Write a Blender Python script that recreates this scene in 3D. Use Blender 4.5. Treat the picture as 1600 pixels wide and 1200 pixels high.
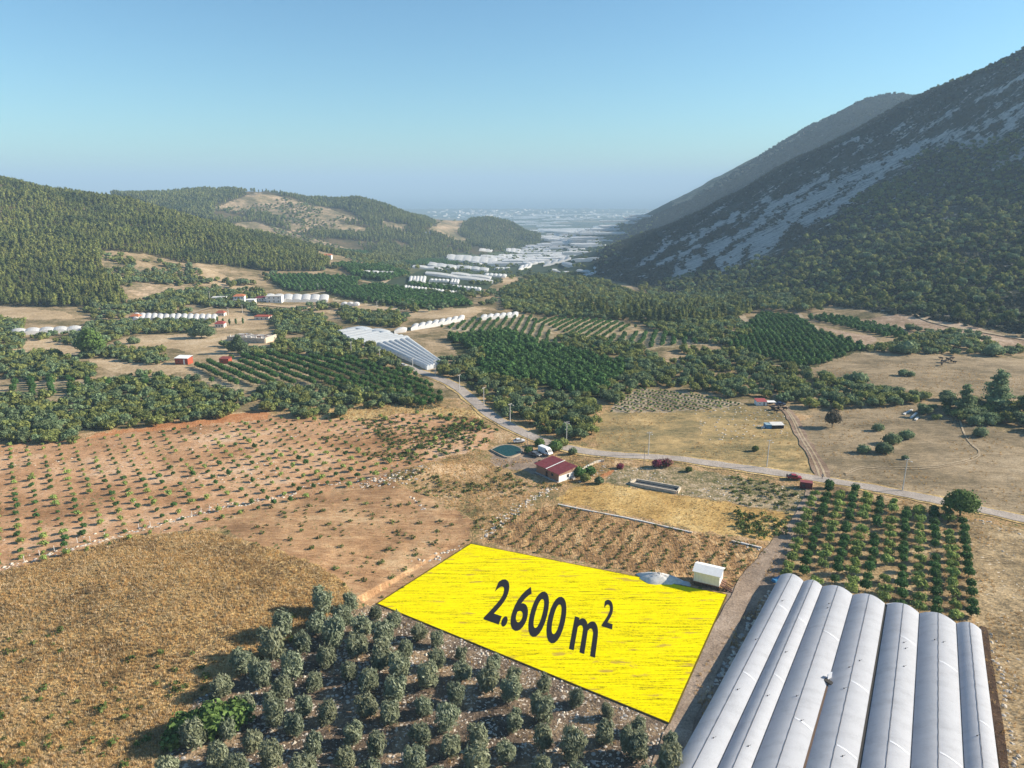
import bpy, bmesh, math, random
import numpy as np
from mathutils import Vector, Matrix, Euler

# ------------------------------------------------------------------ camera, sky, sun, exposure
scene = bpy.context.scene
for o in list(bpy.data.objects):
    bpy.data.objects.remove(o)
COL = scene.collection
PITCH = math.radians(15.6)
FOC = 1111.0                      # focal length in pixels of a 1600 px wide picture
CAMZ = 90.0
SUN_EL, SUN_AZ = math.radians(26.0), math.radians(84.0)      # azimuth measured from +Y (ahead) towards +X

cam_data = bpy.data.cameras.new('camera')
cam = bpy.data.objects.new('camera', cam_data)
COL.objects.link(cam)
cam.location = (0, 0, CAMZ)
cam.rotation_euler = (math.pi/2 - PITCH, 0, 0)
cam_data.sensor_width = 36.0
cam_data.lens = 36.0*FOC/1600.0
cam_data.clip_start = 1.0
cam_data.clip_end = 200000.0
scene.camera = cam

world = bpy.data.worlds.new('World')
scene.world = world
world.use_nodes = True
wt = world.node_tree
bg = wt.nodes['Background']
sky = wt.nodes.new('ShaderNodeTexSky')
sky.sky_type = 'NISHITA'
sky.sun_disc = False
sky.sun_elevation = SUN_EL
sky.sun_rotation = SUN_AZ
sky.altitude = 300
sky.air_density = 1.0
sky.dust_density = 0.6
sky.ozone_density = 1.0
tint = wt.nodes.new('ShaderNodeMix'); tint.data_type = 'RGBA'; tint.blend_type = 'MULTIPLY'
tint.inputs[0].default_value = 1.0
tint.inputs[7].default_value = (0.53, 0.80, 0.92, 1)
wt.links.new(sky.outputs[0], tint.inputs[6])
wt.links.new(tint.outputs[2], bg.inputs['Color'])
bg.inputs['Strength'].default_value = 0.085

sun_data = bpy.data.lights.new('sun', 'SUN')
sun_data.energy = 5.0
sun_data.angle = math.radians(0.5)
sun_data.color = (1.0, 0.89, 0.73)
sun = bpy.data.objects.new('sun', sun_data)
COL.objects.link(sun)
sd = Vector((math.sin(SUN_AZ)*math.cos(SUN_EL), math.cos(SUN_AZ)*math.cos(SUN_EL), math.sin(SUN_EL)))
sun.rotation_euler = (-sd).to_track_quat('-Z', 'Y').to_euler()
sun.location = sd*500

vs = scene.view_settings
vs.view_transform = 'Standard'; vs.look = 'None'; vs.gamma = 1; vs.use_curve_mapping = False
vs.exposure = 1.05
cy = scene.cycles
cy.max_bounces = 6; cy.diffuse_bounces = 4; cy.glossy_bounces = 2; cy.transmission_bounces = 4
cy.volume_bounces = 0; cy.transparent_max_bounces = 8
cy.use_denoising = True
HAZE_DENSITY = 0.00016
HAZE_COLOR = (0.50, 0.71, 0.92, 1)

rng = np.random.default_rng(11)
random.seed(5)

# ------------------------------------------------------------------ helpers: naming, meshes, materials
def tag(o, label=None, cat=None, group=None, kind=None):
    if label: o['label'] = label
    if cat: o['category'] = cat
    if group: o['group'] = group
    if kind: o['kind'] = kind
    return o

def empty(name, loc, rz=0.0):
    o = bpy.data.objects.new(name, None)
    COL.objects.link(o)
    o.location = loc; o.rotation_euler = (0, 0, rz)
    o.empty_display_size = 0.5
    return o

def np_mesh(name, verts, faces, mats=(), matidx=None, smooth=False):
    """verts (N,3), faces (M,k) all with the same k"""
    me = bpy.data.meshes.new(name)
    verts = np.asarray(verts, dtype=np.float32); faces = np.asarray(faces, dtype=np.int32)
    m, k = faces.shape
    me.vertices.add(len(verts)); me.vertices.foreach_set('co', verts.ravel())
    me.loops.add(m*k); me.loops.foreach_set('vertex_index', faces.ravel())
    me.polygons.add(m)
    me.polygons.foreach_set('loop_start', np.arange(m, dtype=np.int32)*k)
    me.polygons.foreach_set('loop_total', np.full(m, k, dtype=np.int32))
    if matidx is not None: me.polygons.foreach_set('material_index', np.asarray(matidx, dtype=np.int32))
    if smooth: me.polygons.foreach_set('use_smooth', np.ones(m, dtype=bool))
    for mt in mats: me.materials.append(mt)
    me.update(calc_edges=True)
    return me

def link(name, me, parent=None, loc=(0, 0, 0), rz=0.0):
    o = bpy.data.objects.new(name, me)
    COL.objects.link(o)
    o.location = loc; o.rotation_euler = (0, 0, rz)
    if parent is not None: o.parent = parent
    return o

class MB:
    """collects quads and triangles, builds ONE mesh object"""
    def __init__(s): s.v, s.f = [], []
    def add(s, vs_, fs_):
        b = len(s.v); s.v += [tuple(p) for p in vs_]; s.f += [tuple(i+b for i in f) for f in fs_]; return s
    def box(s, c, size, rz=0.0, taper=1.0):
        cx, cy_, cz = c; sx, sy, sz = size[0]/2, size[1]/2, size[2]/2
        co, si = math.cos(rz), math.sin(rz); vs_ = []
        for z, t in ((-sz, 1.0), (sz, taper)):
            for x, y in ((-sx, -sy), (sx, -sy), (sx, sy), (-sx, sy)):
                x *= t; y *= t
                vs_.append((cx+x*co-y*si, cy_+x*si+y*co, cz+z))
        return s.add(vs_, [(3, 2, 1, 0), (4, 5, 6, 7), (0, 1, 5, 4), (1, 2, 6, 5), (2, 3, 7, 6), (3, 0, 4, 7)])
    def tube(s, a, b, r0, r1=None, n=6, cap=True):
        a, b = Vector(a), Vector(b); r1 = r0 if r1 is None else r1
        d = (b-a).normalized(); u = d.orthogonal().normalized(); w = d.cross(u)
        vs_ = []
        for p, r in ((a, r0), (b, r1)):
            for i in range(n):
                t = 2*math.pi*i/n
                vs_.append(p+u*(r*math.cos(t))+w*(r*math.sin(t)))
        fs_ = [(i, (i+1) % n, n+(i+1) % n, n+i) for i in range(n)]
        if cap: fs_ += [tuple(range(n-1, -1, -1)), tuple(range(n, 2*n))]
        return s.add(vs_, fs_)
    def quad(s, a, b, c, d): return s.add([a, b, c, d], [(0, 1, 2, 3)])
    def prism(s, prof, y0, y1):
        """profile of (x,z) points extruded along y"""
        n = len(prof)
        vs_ = [(x, y0, z) for x, z in prof]+[(x, y1, z) for x, z in prof]
        fs_ = [(i, n+i, n+(i+1) % n, (i+1) % n) for i in range(n)]+[tuple(range(n)), tuple(range(2*n-1, n-1, -1))]
        return s.add(vs_, fs_)
    def build(s, name, mat, parent=None, loc=(0, 0, 0), rz=0.0, smooth=False, bevel=0.0):
        me = bpy.data.meshes.new(name)
        me.from_pydata(s.v, [], s.f); me.materials.append(mat)
        if bevel:
            bm = bmesh.new(); bm.from_mesh(me)
            bmesh.ops.bevel(bm, geom=bm.edges[:], offset=bevel, segments=2, affect='EDGES', clamp_overlap=True)
            bm.to_mesh(me); bm.free()
        if smooth:
            for p in me.polygons: p.use_smooth = True
        me.update()
        return link(name, me, parent, loc, rz)

class NT:
    """small wrapper to write node trees"""
    def __init__(s, name):
        s.m = bpy.data.materials.new(name); s.m.use_nodes = True
        s.t = s.m.node_tree; s.b = s.t.nodes['Principled BSDF']
        s.b.inputs['Roughness'].default_value = 0.9
        s.b.inputs['Specular IOR Level'].default_value = 0.15
        s.geo = None
    def n(s, typ, **kw):
        nd = s.t.nodes.new(typ)
        for k, v in kw.items(): setattr(nd, k, v)
        return nd
    def l(s, a, b): s.t.links.new(a, b)
    def pos(s):
        if s.geo is None: s.geo = s.n('ShaderNodeNewGeometry')
        return s.geo.outputs['Position']
    def mapped(s, scale, rot=(0, 0, 0)):
        mp = s.n('ShaderNodeMapping'); s.l(s.pos(), mp.inputs[0])
        mp.inputs['Scale'].default_value = scale; mp.inputs['Rotation'].default_value = rot
        return mp.outputs[0]
    def noise(s, scale, detail=3.0, rough=0.6, vec=None):
        nd = s.n('ShaderNodeTexNoise'); nd.inputs['Scale'].default_value = scale
        nd.inputs['Detail'].default_value = detail; nd.inputs['Roughness'].default_value = rough
        s.l(vec if vec is not None else s.pos(), nd.inputs['Vector'])
        return nd.outputs['Fac']
    def math(s, op, a, b=0.5, c=None):
        nd = s.n('ShaderNodeMath', operation=op)
        for i, x in enumerate((a, b) if c is None else (a, b, c)):
            if isinstance(x, (int, float)): nd.inputs[i].default_value = x
            else: s.l(x, nd.inputs[i])
        return nd.outputs[0]
    def ramp(s, fac, stops, interp='LINEAR'):
        nd = s.n('ShaderNodeValToRGB'); cr = nd.color_ramp; cr.interpolation = interp
        while len(cr.elements) < len(stops): cr.elements.new(0.5)
        for e, (p, c) in zip(cr.elements, stops):
            e.position = p; e.color = (c[0], c[1], c[2], 1) if not isinstance(c, (int, float)) else (c, c, c, 1)
        s.l(fac, nd.inputs[0]); return nd.outputs[0]
    def mix(s, fac, a, b, mode='MIX'):
        nd = s.n('ShaderNodeMix', data_type='RGBA', blend_type=mode)
        for i, x in ((0, fac), (6, a), (7, b)):
            if isinstance(x, (int, float)): nd.inputs[i].default_value = x
            elif isinstance(x, tuple): nd.inputs[i].default_value = (x[0], x[1], x[2], 1)
            else: s.l(x, nd.inputs[i])
        return nd.outputs[2]
    def bump(s, h, strength=0.5, dist=0.3):
        nd = s.n('ShaderNodeBump'); nd.inputs['Strength'].default_value = strength
        nd.inputs['Distance'].default_value = dist
        s.l(h, nd.inputs['Height']); s.l(nd.outputs[0], s.b.inputs['Normal'])
    def col(s, c): s.l(c, s.b.inputs['Base Color']); return s.m

def plain(name, c, rough=0.8, var=0.12, scale=1.5, metal=0.0, spec=0.3):
    """one colour with soft uneven wear"""
    t = NT(name)
    n = t.noise(scale, 4, 0.65)
    lo = tuple(x*(1-var) for x in c); hi = tuple(min(x*(1+var), 0.95) for x in c)
    t.b.inputs['Roughness'].default_value = rough; t.b.inputs['Metallic'].default_value = metal
    t.b.inputs['Specular IOR Level'].default_value = spec
    return t.col(t.ramp(n, [(0.3, lo), (0.7, hi)]))

def ground(name, stops, big=30.0, mid=5.0, fine=0.8, wts=(0.45, 0.3, 0.25), speck=None, bump=0.35, bdist=0.4, stretch=None):
    """soil / grass cover: three sizes of patches run through a colour ramp; speck = (colour, size, amount)"""
    t = NT(name)
    v = t.mapped(*stretch) if stretch else None
    a = t.noise(1/big, 3, 0.55); b = t.noise(1/mid, 3, 0.6, v); c = t.noise(1/fine, 2, 0.6, v)
    s_ = t.math('MULTIPLY', a, wts[0])
    s_ = t.math('MULTIPLY_ADD', b, wts[1], s_)
    s_ = t.math('MULTIPLY_ADD', c, wts[2], s_)
    s_ = t.math('MULTIPLY_ADD', t.math('SUBTRACT', s_, 0.5), 1.75, 0.5)
    out = t.ramp(s_, stops)
    g = t.noise(1/(fine*0.45), 2, 0.5)
    out = t.mix(1.0, out, t.ramp(g, [(0.3, 0.72), (0.7, 1.22)]), 'MULTIPLY')
    if speck:
        for sc_, size, amt in speck:
            k = t.noise(1/size, 1, 0.5)
            k2 = t.noise(1/(size*9), 2, 0.5)
            k = t.math('MULTIPLY_ADD', k2, 0.35, k)
            out = t.mix(t.ramp(k, [(amt, 0.0), (amt+0.03, 1.0)]), out, sc_)
    h = t.math('MULTIPLY_ADD', b, 0.6, c)
    t.bump(h, bump, bdist)
    t.b.inputs['Roughness'].default_value = 0.95; t.b.inputs['Specular IOR Level'].default_value = 0.05
    return t.col(out)

def foliage(name, c1, c2, c3=None, trans=0.22, objvar=0.35, patch=None):
    """leaf colour: varies from leaf clump to leaf clump and from plant to plant"""
    t = NT(name)
    t.pos()
    isl = t.geo.outputs['Random Per Island']
    stops = [(0.0, c1), (0.75, c2)] + ([(1.0, c3)] if c3 else [])
    out = t.ramp(isl, stops)
    oi = t.n('ShaderNodeObjectInfo')
    out = t.mix(1.0, out, t.ramp(oi.outputs['Random'], [(0.0, 1-objvar), (1.0, 1+objvar)]), 'MULTIPLY')
    warm = t.math('FRACT', t.math('MULTIPLY', oi.outputs['Random'], 17.31), 0)
    out = t.mix(t.math('MULTIPLY', warm, 0.2), out, (c2[0]*1.5, c2[1]*1.05, c2[2]*0.8))
    if patch:
        pn = t.math('MULTIPLY_ADD', t.noise(1/patch[0], 3, 0.6), 0.6, t.math('MULTIPLY', t.noise(1/(patch[0]*0.22), 2, 0.6), 0.4))
        out = t.mix(t.ramp(pn, [(0.36, 1.0), (0.50, 0.0)]), out, patch[1]); out = t.mix(t.ramp(pn, [(0.52, 0.0), (0.66, 0.9)]), out, patch[2])
    t.b.inputs['Roughness'].default_value = 0.75; t.b.inputs['Specular IOR Level'].default_value = 0.12
    t.col(out)
    tr = t.n('ShaderNodeBsdfTranslucent'); t.l(out, tr.inputs[0])
    mx = t.n('ShaderNodeMixShader'); mx.inputs[0].default_value = trans
    t.l(t.b.outputs[0], mx.inputs[1]); t.l(tr.outputs[0], mx.inputs[2])
    t.l(mx.outputs[0], t.t.nodes['Material Output'].inputs[0])
    return t.m

# ------------------------------------------------------------------ noise, projection, terrain
_perm = np.random.default_rng(3).random((256, 256))
def vnoise(x, y):
    xi, yi = np.floor(x).astype(int), np.floor(y).astype(int)
    fx, fy = x-xi, y-yi
    fx = fx*fx*(3-2*fx); fy = fy*fy*(3-2*fy)
    a = _perm[xi & 255, yi & 255]; b = _perm[(xi+1) & 255, yi & 255]
    c = _perm[xi & 255, (yi+1) & 255]; d = _perm[(xi+1) & 255, (yi+1) & 255]
    return (a*(1-fx)+b*fx)*(1-fy)+(c*(1-fx)+d*fx)*fy
def fbm(x, y, o=4):
    s, a, t = 0, 1.0, 0
    for i in range(o):
        s = s+a*vnoise(x*2**i+17*i, y*2**i+31*i); t += a; a *= 0.5
    return s/t-0.5

CP, SP = math.cos(PITCH), math.sin(PITCH)
def ray(px, py):
    u = (px-800)/FOC; v = (py-600)/FOC
    return u, CP-v*SP, -(SP+v*CP)            # X, Y, Z of the viewing ray
def on_ray(px, py, Y):
    u, f, d = ray(px, py); return (u*Y/f, Y, CAMZ+d*Y/f)
def project(X, Y, Z):
    dz = Z-CAMZ
    dep = Y*CP-dz*SP; up = Y*SP+dz*CP
    dep = np.where(np.abs(dep) < 1e-3, 1e-3, dep)
    px, py = 800+FOC*X/dep, 600-FOC*up/dep
    bad = dep <= 1
    return np.where(bad, -9999, px), np.where(bad, -9999, py)

# heights the photograph implies: (pixel x, pixel y, metres ahead) of points on the terrain
CTRL = []
for p in [
    # near wooded hill: crest and slope and foot
    (-150,262,1000),(0,288,960),(60,298,960),(120,307,965),(170,316,980),(250,338,1010),(330,357,1010),(420,382,985),(480,402,930),(512,416,870),
    (0,380,720),(120,385,740),(220,385,790),(320,400,840),(-150,380,700),
    (0,478,545),(100,474,555),(200,470,585),(300,450,660),(400,430,760),(-150,478,520),(460,425,800),
    # second hill
    (180,306,1850),(260,305,1880),(300,301,1900),(345,298,1930),(400,300,1950),(440,305,1960),(480,312,1960),(520,321,1950),(550,313,1980),(600,326,1950),(640,340,1900),(665,351,1850),(684,358,1830),
    (420,352,1600),(500,362,1600),(580,372,1620),(640,382,1660),(480,387,1300),(560,401,1400),(620,416,1150),(650,402,1520),(300,345,1500),
    # third small hill
    (712,360,2100),(735,352,2250),(765,342,2350),(800,350,2350),(835,366,2250),(720,385,1950),(760,388,2000),(820,382,2150),(845,378,2350),
    # valley floor
    (740,480,560),(750,450,755),(700,425,960),(800,420,1180),(720,400,1640),(850,400,1744),(870,380,2595),(880,360,4017),(880,345,5764),(920,420,1150),(950,360,4000),(760,360,4500),
    (600,450,720),(520,480,600),(860,470,640),(900,440,850),(960,460,760),
    # big mountain: crest, face, foot
    (1760,0,1000),(1600,74,1100),(1560,96,1130),(1500,122,1170),(1460,139,1210),(1420,159,1250),(1370,187,1260),(1310,215,1260),(1240,248,1260),(1200,270,1255),(1130,312,1250),(1050,348,1240),(1000,368,1200),(960,388,1140),(932,406,1080),
    (935,430,1010),(1000,446,900),(1050,462,800),(1100,470,720),(1200,470,660),(1300,475,570),(1400,490,500),(1500,505,465),(1600,522,440),(1760,540,420),
    (1600,400,620),(1600,300,800),(1600,200,950),(1400,400,680),(1400,300,900),(1400,220,1120),(1200,420,810),(1200,340,1060),(1050,420,960),(1050,385,1120),(1500,300,860),(1500,200,1040),(1300,360,860),(1300,280,1100),(1760,300,760),(1760,150,900),
    # rear mountain
    (1440,150,2050),(1412,152,2100),(1385,149,2120),(1350,157,2150),(1300,184,2200),(1250,208,2250),(1200,238,2300),(1150,272,2400),(1100,302,2500),(1060,328,2600),(1035,345,2700),
]:
    x, y, z = on_ray(*p); CTRL.append((math.atan2(x, y), math.log(math.hypot(x, y)), z))
for px, py, Y in [(1460,139,1550),(1420,159,1600),(1310,215,1600),(1200,270,1600),(1050,348,1600),(1600,74,1500)]:   # the gap behind the crest
    x, y, z = on_ray(px, py, Y); CTRL.append((math.atan2(x, y), math.log(math.hypot(x, y)), z-70))
for a in np.linspace(-0.78, 0.78, 12):
    for r in (25, 60, 110, 160, 210, 260, 310, 350):
        CTRL.append((a, math.log(r), 0.0))
    if a < 0.62:
        CTRL.append((a, math.log(400), -0.5))
for px in (1150, 1250, 1350): CTRL.append((math.atan2((px-800)/FOC, 0.98), math.log(450), 0.0))
for a in np.linspace(-0.8, 0.8, 12):
    for r in (3300, 4600) if a < -0.15 else (): CTRL.append((a, math.log(r), -130 if r < 4000 else -185))
    for r in (3600, 4600) if a > 0.25 else (): CTRL.append((a, math.log(r), -60 if r < 4000 else -160))
    for r in (6200, 8600, 11000): CTRL.append((a, math.log(r), {6200: -188, 8600: -200, 11000: -207}[r]))
CTRL = np.array(CTRL)
def _phi(a, b, c, d): return np.sqrt((a-c)**2+(b-d)**2+1e-6)
n_ = len(CTRL)
A_ = np.zeros((n_+1, n_+1))
A_[:n_, :n_] = _phi(CTRL[:, None, 0], CTRL[:, None, 1], CTRL[None, :, 0], CTRL[None, :, 1])
A_[:n_, n_] = A_[n_, :n_] = 1
W_ = np.linalg.lstsq(A_, np.append(CTRL[:, 2], 0), rcond=None)[0]

# polar grid round the spot under the camera: fine where the valley lies, coarse elsewhere
th = np.concatenate([np.linspace(-math.pi, -0.80, 22)[:-1], np.linspace(-0.80, -0.745, 5)[:-1], np.linspace(-0.745, 0.745, 760), np.linspace(0.745, 0.80, 5)[1:], np.linspace(0.80, math.pi, 22)[1:]])
rr = [4.0, 20.0, 40.0, 55.0, 70.0]
while rr[-1] < 11000:
    r = rr[-1]
    slope = 0.05 if r < 420 else (0.30 if r < 3000 else 0.12)
    rr.append(r+min(max(2.1/(FOC*CAMZ/(r*r)+FOC*slope/r), 0.22), 250))
rr = np.array(rr); lr = np.log(rr)
TH, LR = np.meshgrid(th, lr, indexing='ij')
def rbf(T, L):
    T = np.clip(T, -0.78, 0.78).ravel(); L = np.maximum(L, math.log(25)).ravel()
    out = np.full(T.shape, W_[n_])
    for i in range(n_):
        out += W_[i]*_phi(T, L, CTRL[i, 0], CTRL[i, 1])
    return out
GX, GY = np.sin(TH)*np.exp(LR), np.cos(TH)*np.exp(LR)
GZ = rbf(TH, LR).reshape(TH.shape)
RR = np.exp(LR)
GZ = np.where(RR < 300, GZ*np.clip((RR-240)/60, 0, 1), GZ)          # the fields nearest the camera lie level
hill = np.clip((GZ+np.where(RR > 900, 20, 5))/60, 0, 1)*np.clip((RR-380)/200, 0, 1)
GZ = GZ + hill*(fbm(GX/130, GY/130, 4)*22 + fbm(GX/28+9, GY/28, 3)*6)
GZ = GZ + np.clip((RR-330)/200, 0, 1)*fbm(GX/60+3, GY/60, 3)*3.0
def bump_at(px, py, h, sx, sy, rot=0.0):
    """a gentle rise of the ground at a near spot of the photograph"""
    x, y, z = ray(px, py); t = -CAMZ/z; cx, cy_ = x*t, y*t
    dx, dy = GX-cx, GY-cy_; c, s = math.cos(rot), math.sin(rot)
    return h*np.exp(-((dx*c+dy*s)/sx)**2-((-dx*s+dy*c)/sy)**2)
GZ = GZ + bump_at(300, 935, 5.0, 34, 26, 0.1)
GZ = GZ + bump_at(650, 742, 2.2, 16, 5, 0.45)
near = np.clip(1-(RR-260)/150, 0, 1)
rough = fbm(GX/7, GY/7, 3)*0.5+fbm(GX/2.2+5, GY/2.2, 2)*0.22
def flat_to(px0, py0): 
    x, y, z = ray(px0, py0); t = -CAMZ/z; return x*t, y*t
PLOT_PX = [(735, 850), (1137, 930), (1047, 1132), (588, 944)]
PLOT = [flat_to(*p) for p in PLOT_PX]
def inside_poly(x, y, poly):
    x = np.asarray(x); y = np.asarray(y); r = np.zeros(x.shape, bool); n = len(poly); j = n-1
    for i in range(n):
        xi, yi = poly[i]; xj, yj = poly[j]
        c = (yi > y) != (yj > y)
        with np.errstate(divide='ignore', invalid='ignore'):
            r ^= c & (x < (xj-xi)*(y-yi)/(yj-yi)+xi)
        j = i
    return r
cxp = sum(p[0] for p in PLOT)/4; cyp = sum(p[1] for p in PLOT)/4
big_plot = [(cxp+(x-cxp)*1.10, cyp+(y-cyp)*1.10) for x, y in PLOT]
in_plot = inside_poly(GX, GY, big_plot)
GZ = GZ + rough*(0.35+0.65*near)*np.where(in_plot, 0.0, 1.0)
GZ = np.where(in_plot, np.minimum(GZ, 0.03), GZ)
PXG, PYG = project(GX, GY, GZ)
ANG = (GZ-CAMZ)/RR
RUN = np.maximum.accumulate(ANG, axis=1)
VIS = ANG >= RUN-12.0/RR                       # seen, or hidden by no more than a tree's height

def height(x, y):
    x = np.asarray(x, float); y = np.asarray(y, float)
    fi = np.interp(np.arctan2(x, y), th, np.arange(len(th)))
    fj = np.interp(np.log(np.maximum(np.hypot(x, y), rr[0])), lr, np.arange(len(lr)))
    i = np.minimum(fi.astype(int), len(th)-2); j = np.minimum(fj.astype(int), len(lr)-2)
    a, b = fi-i, fj-j
    return (GZ[i, j]*(1-a)+GZ[i+1, j]*a)*(1-b)+(GZ[i, j+1]*(1-a)+GZ[i+1, j+1]*a)*b
_steps = 55*1.0035**np.arange(1530)
def at(px, py, dz=0.0):
    """the point of the terrain (raised by dz) that the photograph shows at a pixel"""
    x, f, z = ray(px, py)
    X, Y, Z = x/f*_steps, _steps, CAMZ+z/f*_steps
    d = Z-(height(X, Y)+dz)
    k = np.argmax(d < 0)
    if d[k] >= 0: k = int(np.argmin(d))
    if k > 0:
        t = d[k-1]/(d[k-1]-d[k]+1e-9); Yk = Y[k-1]+(Y[k]-Y[k-1])*min(max(t, 0), 1)
    else: Yk = Y[0]
    return Vector((x/f*Yk, Yk, float(height(x/f*Yk, Yk))))
def H(x, y): return float(height(x, y))
def lookup(mask, x, y):
    fi = np.interp(np.arctan2(x, y), th, np.arange(len(th)))
    fj = np.interp(np.log(np.maximum(np.hypot(x, y), rr[0])), lr, np.arange(len(lr)))
    return mask[np.clip(np.rint(fi).astype(int), 0, len(th)-1), np.clip(np.rint(fj).astype(int), 0, len(lr)-1)]

# ------------------------------------------------------------------ ground covers
STRAW, GOLD, TAN = (0.50, 0.38, 0.20), (0.40, 0.27, 0.11), (0.33, 0.22, 0.11)
M_scrub = ground('scrub_ground', [(0.30, (0.09, 0.08, 0.038)), (0.44, (0.19, 0.15, 0.08)), (0.56, (0.32, 0.235, 0.14)), (0.70, (0.44, 0.33, 0.21))], 30, 7, 1.2)
M_mound = ground('dry_grass', [(0.30, (0.14, 0.095, 0.045)), (0.42, (0.30, 0.20, 0.085)), (0.52, (0.44, 0.295, 0.125)), (0.66, (0.58, 0.41, 0.19)), (0.8, (0.64, 0.50, 0.28))], 14, 2.2, 0.45, (0.35, 0.35, 0.30), bump=0.9, bdist=0.6)
M_young = ground('pale_red_soil', [(0.30, (0.25, 0.135, 0.065)), (0.44, (0.40, 0.225, 0.12)), (0.55, (0.50, 0.30, 0.17)), (0.70, (0.60, 0.42, 0.28))], 34, 7, 0.7, (0.5, 0.28, 0.22),
                 speck=[((0.17, 0.15, 0.07), 1.1, 0.84), ((0.66, 0.57, 0.45), 0.6, 0.93)], stretch=((0.45, 1, 1), (0, 0, 0.25)))
M_tilled = ground('tilled_soil', [(0.30, (0.22, 0.125, 0.065)), (0.46, (0.35, 0.205, 0.108)), (0.58, (0.44, 0.275, 0.15)), (0.72, (0.54, 0.38, 0.22))], 16, 3, 0.7, (0.45, 0.3, 0.25),
                  speck=[((0.16, 0.15, 0.06), 1.0, 0.88)], stretch=((0.3, 1.5, 1), (0, 0, -0.5)))
M_bank = ground('weedy_bank', [(0.30, (0.13, 0.12, 0.05)), (0.42, (0.25, 0.18, 0.085)), (0.55, (0.40, 0.255, 0.13)), (0.72, (0.54, 0.40, 0.25))], 16, 3, 0.7, (0.35, 0.35, 0.3),
                speck=[((0.10, 0.13, 0.045), 1.6, 0.85), ((0.64, 0.55, 0.42), 0.6, 0.95)], bump=0.7)
M_red = ground('red_earth', [(0.3, (0.34, 0.14, 0.06)), (0.55, (0.46, 0.22, 0.10)), (0.75, (0.55, 0.36, 0.22))], 10, 3, 0.7, bump=0.6)
M_olive = ground('stony_grove_soil', [(0.30, (0.085, 0.065, 0.05)), (0.48, (0.15, 0.112, 0.082)), (0.60, (0.24, 0.175, 0.115)), (0.74, (0.38, 0.28, 0.18))], 12, 3, 0.6,
                 speck=[((0.55, 0.49, 0.42), 0.5, 0.81)], bump=0.7)
M_rows = ground('dry_row_field', [(0.30, (0.16, 0.10, 0.05)), (0.45, (0.28, 0.165, 0.08)), (0.58, (0.42, 0.265, 0.13)), (0.72, (0.56, 0.40, 0.22))], 15, 2.6, 0.6, (0.3, 0.45, 0.25),
                speck=[((0.13, 0.14, 0.055), 0.9, 0.88)], stretch=((1.3, 0.35, 1), (0, 0, 0.55)), bump=0.7)
M_hay = ground('golden_hay', [(0.28, (0.27, 0.17, 0.06)), (0.45, (0.44, 0.285, 0.105)), (0.6, (0.54, 0.37, 0.15)), (0.75, (0.60, 0.45, 0.22))], 14, 2.5, 0.6, bump=0.6, stretch=((0.6, 1.2, 1), (0, 0, -0.3)))
M_weedy = ground('stony_weeds', [(0.30, (0.09, 0.095, 0.04)), (0.43, (0.17, 0.15, 0.075)), (0.55, (0.33, 0.25, 0.15)), (0.72, (0.50, 0.41, 0.29))], 18, 3, 0.8, (0.3, 0.38, 0.32), speck=[((0.66, 0.60, 0.52), 0.6, 0.92)], bump=0.6)
M_past = ground('olive_gold_pasture', [(0.30, (0.13, 0.115, 0.06)), (0.44, (0.24, 0.19, 0.095)), (0.57, (0.37, 0.265, 0.125)), (0.74, (0.52, 0.38, 0.19))], 24, 5, 1.0, (0.42, 0.33, 0.25), stretch=((0.45, 1, 1), (0, 0, 0)))
M_meadow = ground('brown_meadow', [(0.28, (0.13, 0.105, 0.065)), (0.44, (0.22, 0.17, 0.105)), (0.58, (0.32, 0.245, 0.155)), (0.76, (0.42, 0.33, 0.22))], 40, 6, 1.2, (0.45, 0.3, 0.25), speck=[((0.11, 0.09, 0.05), 1.2, 0.92)], stretch=((0.4, 1, 1), (0, 0, 0)))
M_orch = ground('orchard_floor', [(0.30, (0.14, 0.10, 0.06)), (0.46, (0.27, 0.19, 0.10)), (0.6, (0.41, 0.30, 0.17)), (0.75, (0.50, 0.39, 0.24))], 12, 3, 0.7, bump=0.5)
M_stony = ground('stony_dry_field', [(0.30, (0.16, 0.12, 0.07)), (0.45, (0.27, 0.20, 0.115)), (0.58, (0.38, 0.28, 0.16)), (0.74, (0.48, 0.37, 0.23))], 15, 3, 0.7, speck=[((0.58, 0.50, 0.40), 0.9, 0.88)], bump=0.9, bdist=0.6, stretch=((0.4, 1, 1), (0, 0, -0.2)))
M_clear = ground('pale_dry_clearing', [(0.28, (0.30, 0.215, 0.125)), (0.5, (0.43, 0.315, 0.19)), (0.7, (0.54, 0.42, 0.28))], 30, 6, 1.5)
M_gold = ground('golden_bank_grass', [(0.28, (0.28, 0.19, 0.08)), (0.5, (0.46, 0.325, 0.14)), (0.7, (0.58, 0.43, 0.22))], 20, 4, 1.0, bump=0.6)
M_dirt = ground('trodden_dirt', [(0.28, (0.17, 0.125, 0.095)), (0.5, (0.25, 0.19, 0.145)), (0.7, (0.34, 0.265, 0.20))], 10, 3, 0.6)
M_vine = ground('pale_row_soil', [(0.28, (0.22, 0.18, 0.12)), (0.5, (0.33, 0.265, 0.18)), (0.72, (0.44, 0.36, 0.26))], 20, 5, 1)
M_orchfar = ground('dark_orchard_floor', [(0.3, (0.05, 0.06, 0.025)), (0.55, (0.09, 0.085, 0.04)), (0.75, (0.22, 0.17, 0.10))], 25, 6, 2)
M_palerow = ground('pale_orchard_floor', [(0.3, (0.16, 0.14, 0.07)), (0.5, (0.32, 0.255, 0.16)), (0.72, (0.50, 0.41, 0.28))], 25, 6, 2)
M_forest = ground('forest_floor', [(0.3, (0.05, 0.05, 0.025)), (0.55, (0.09, 0.075, 0.04)), (0.8, (0.20, 0.14, 0.08))], 40, 10, 3)
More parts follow.
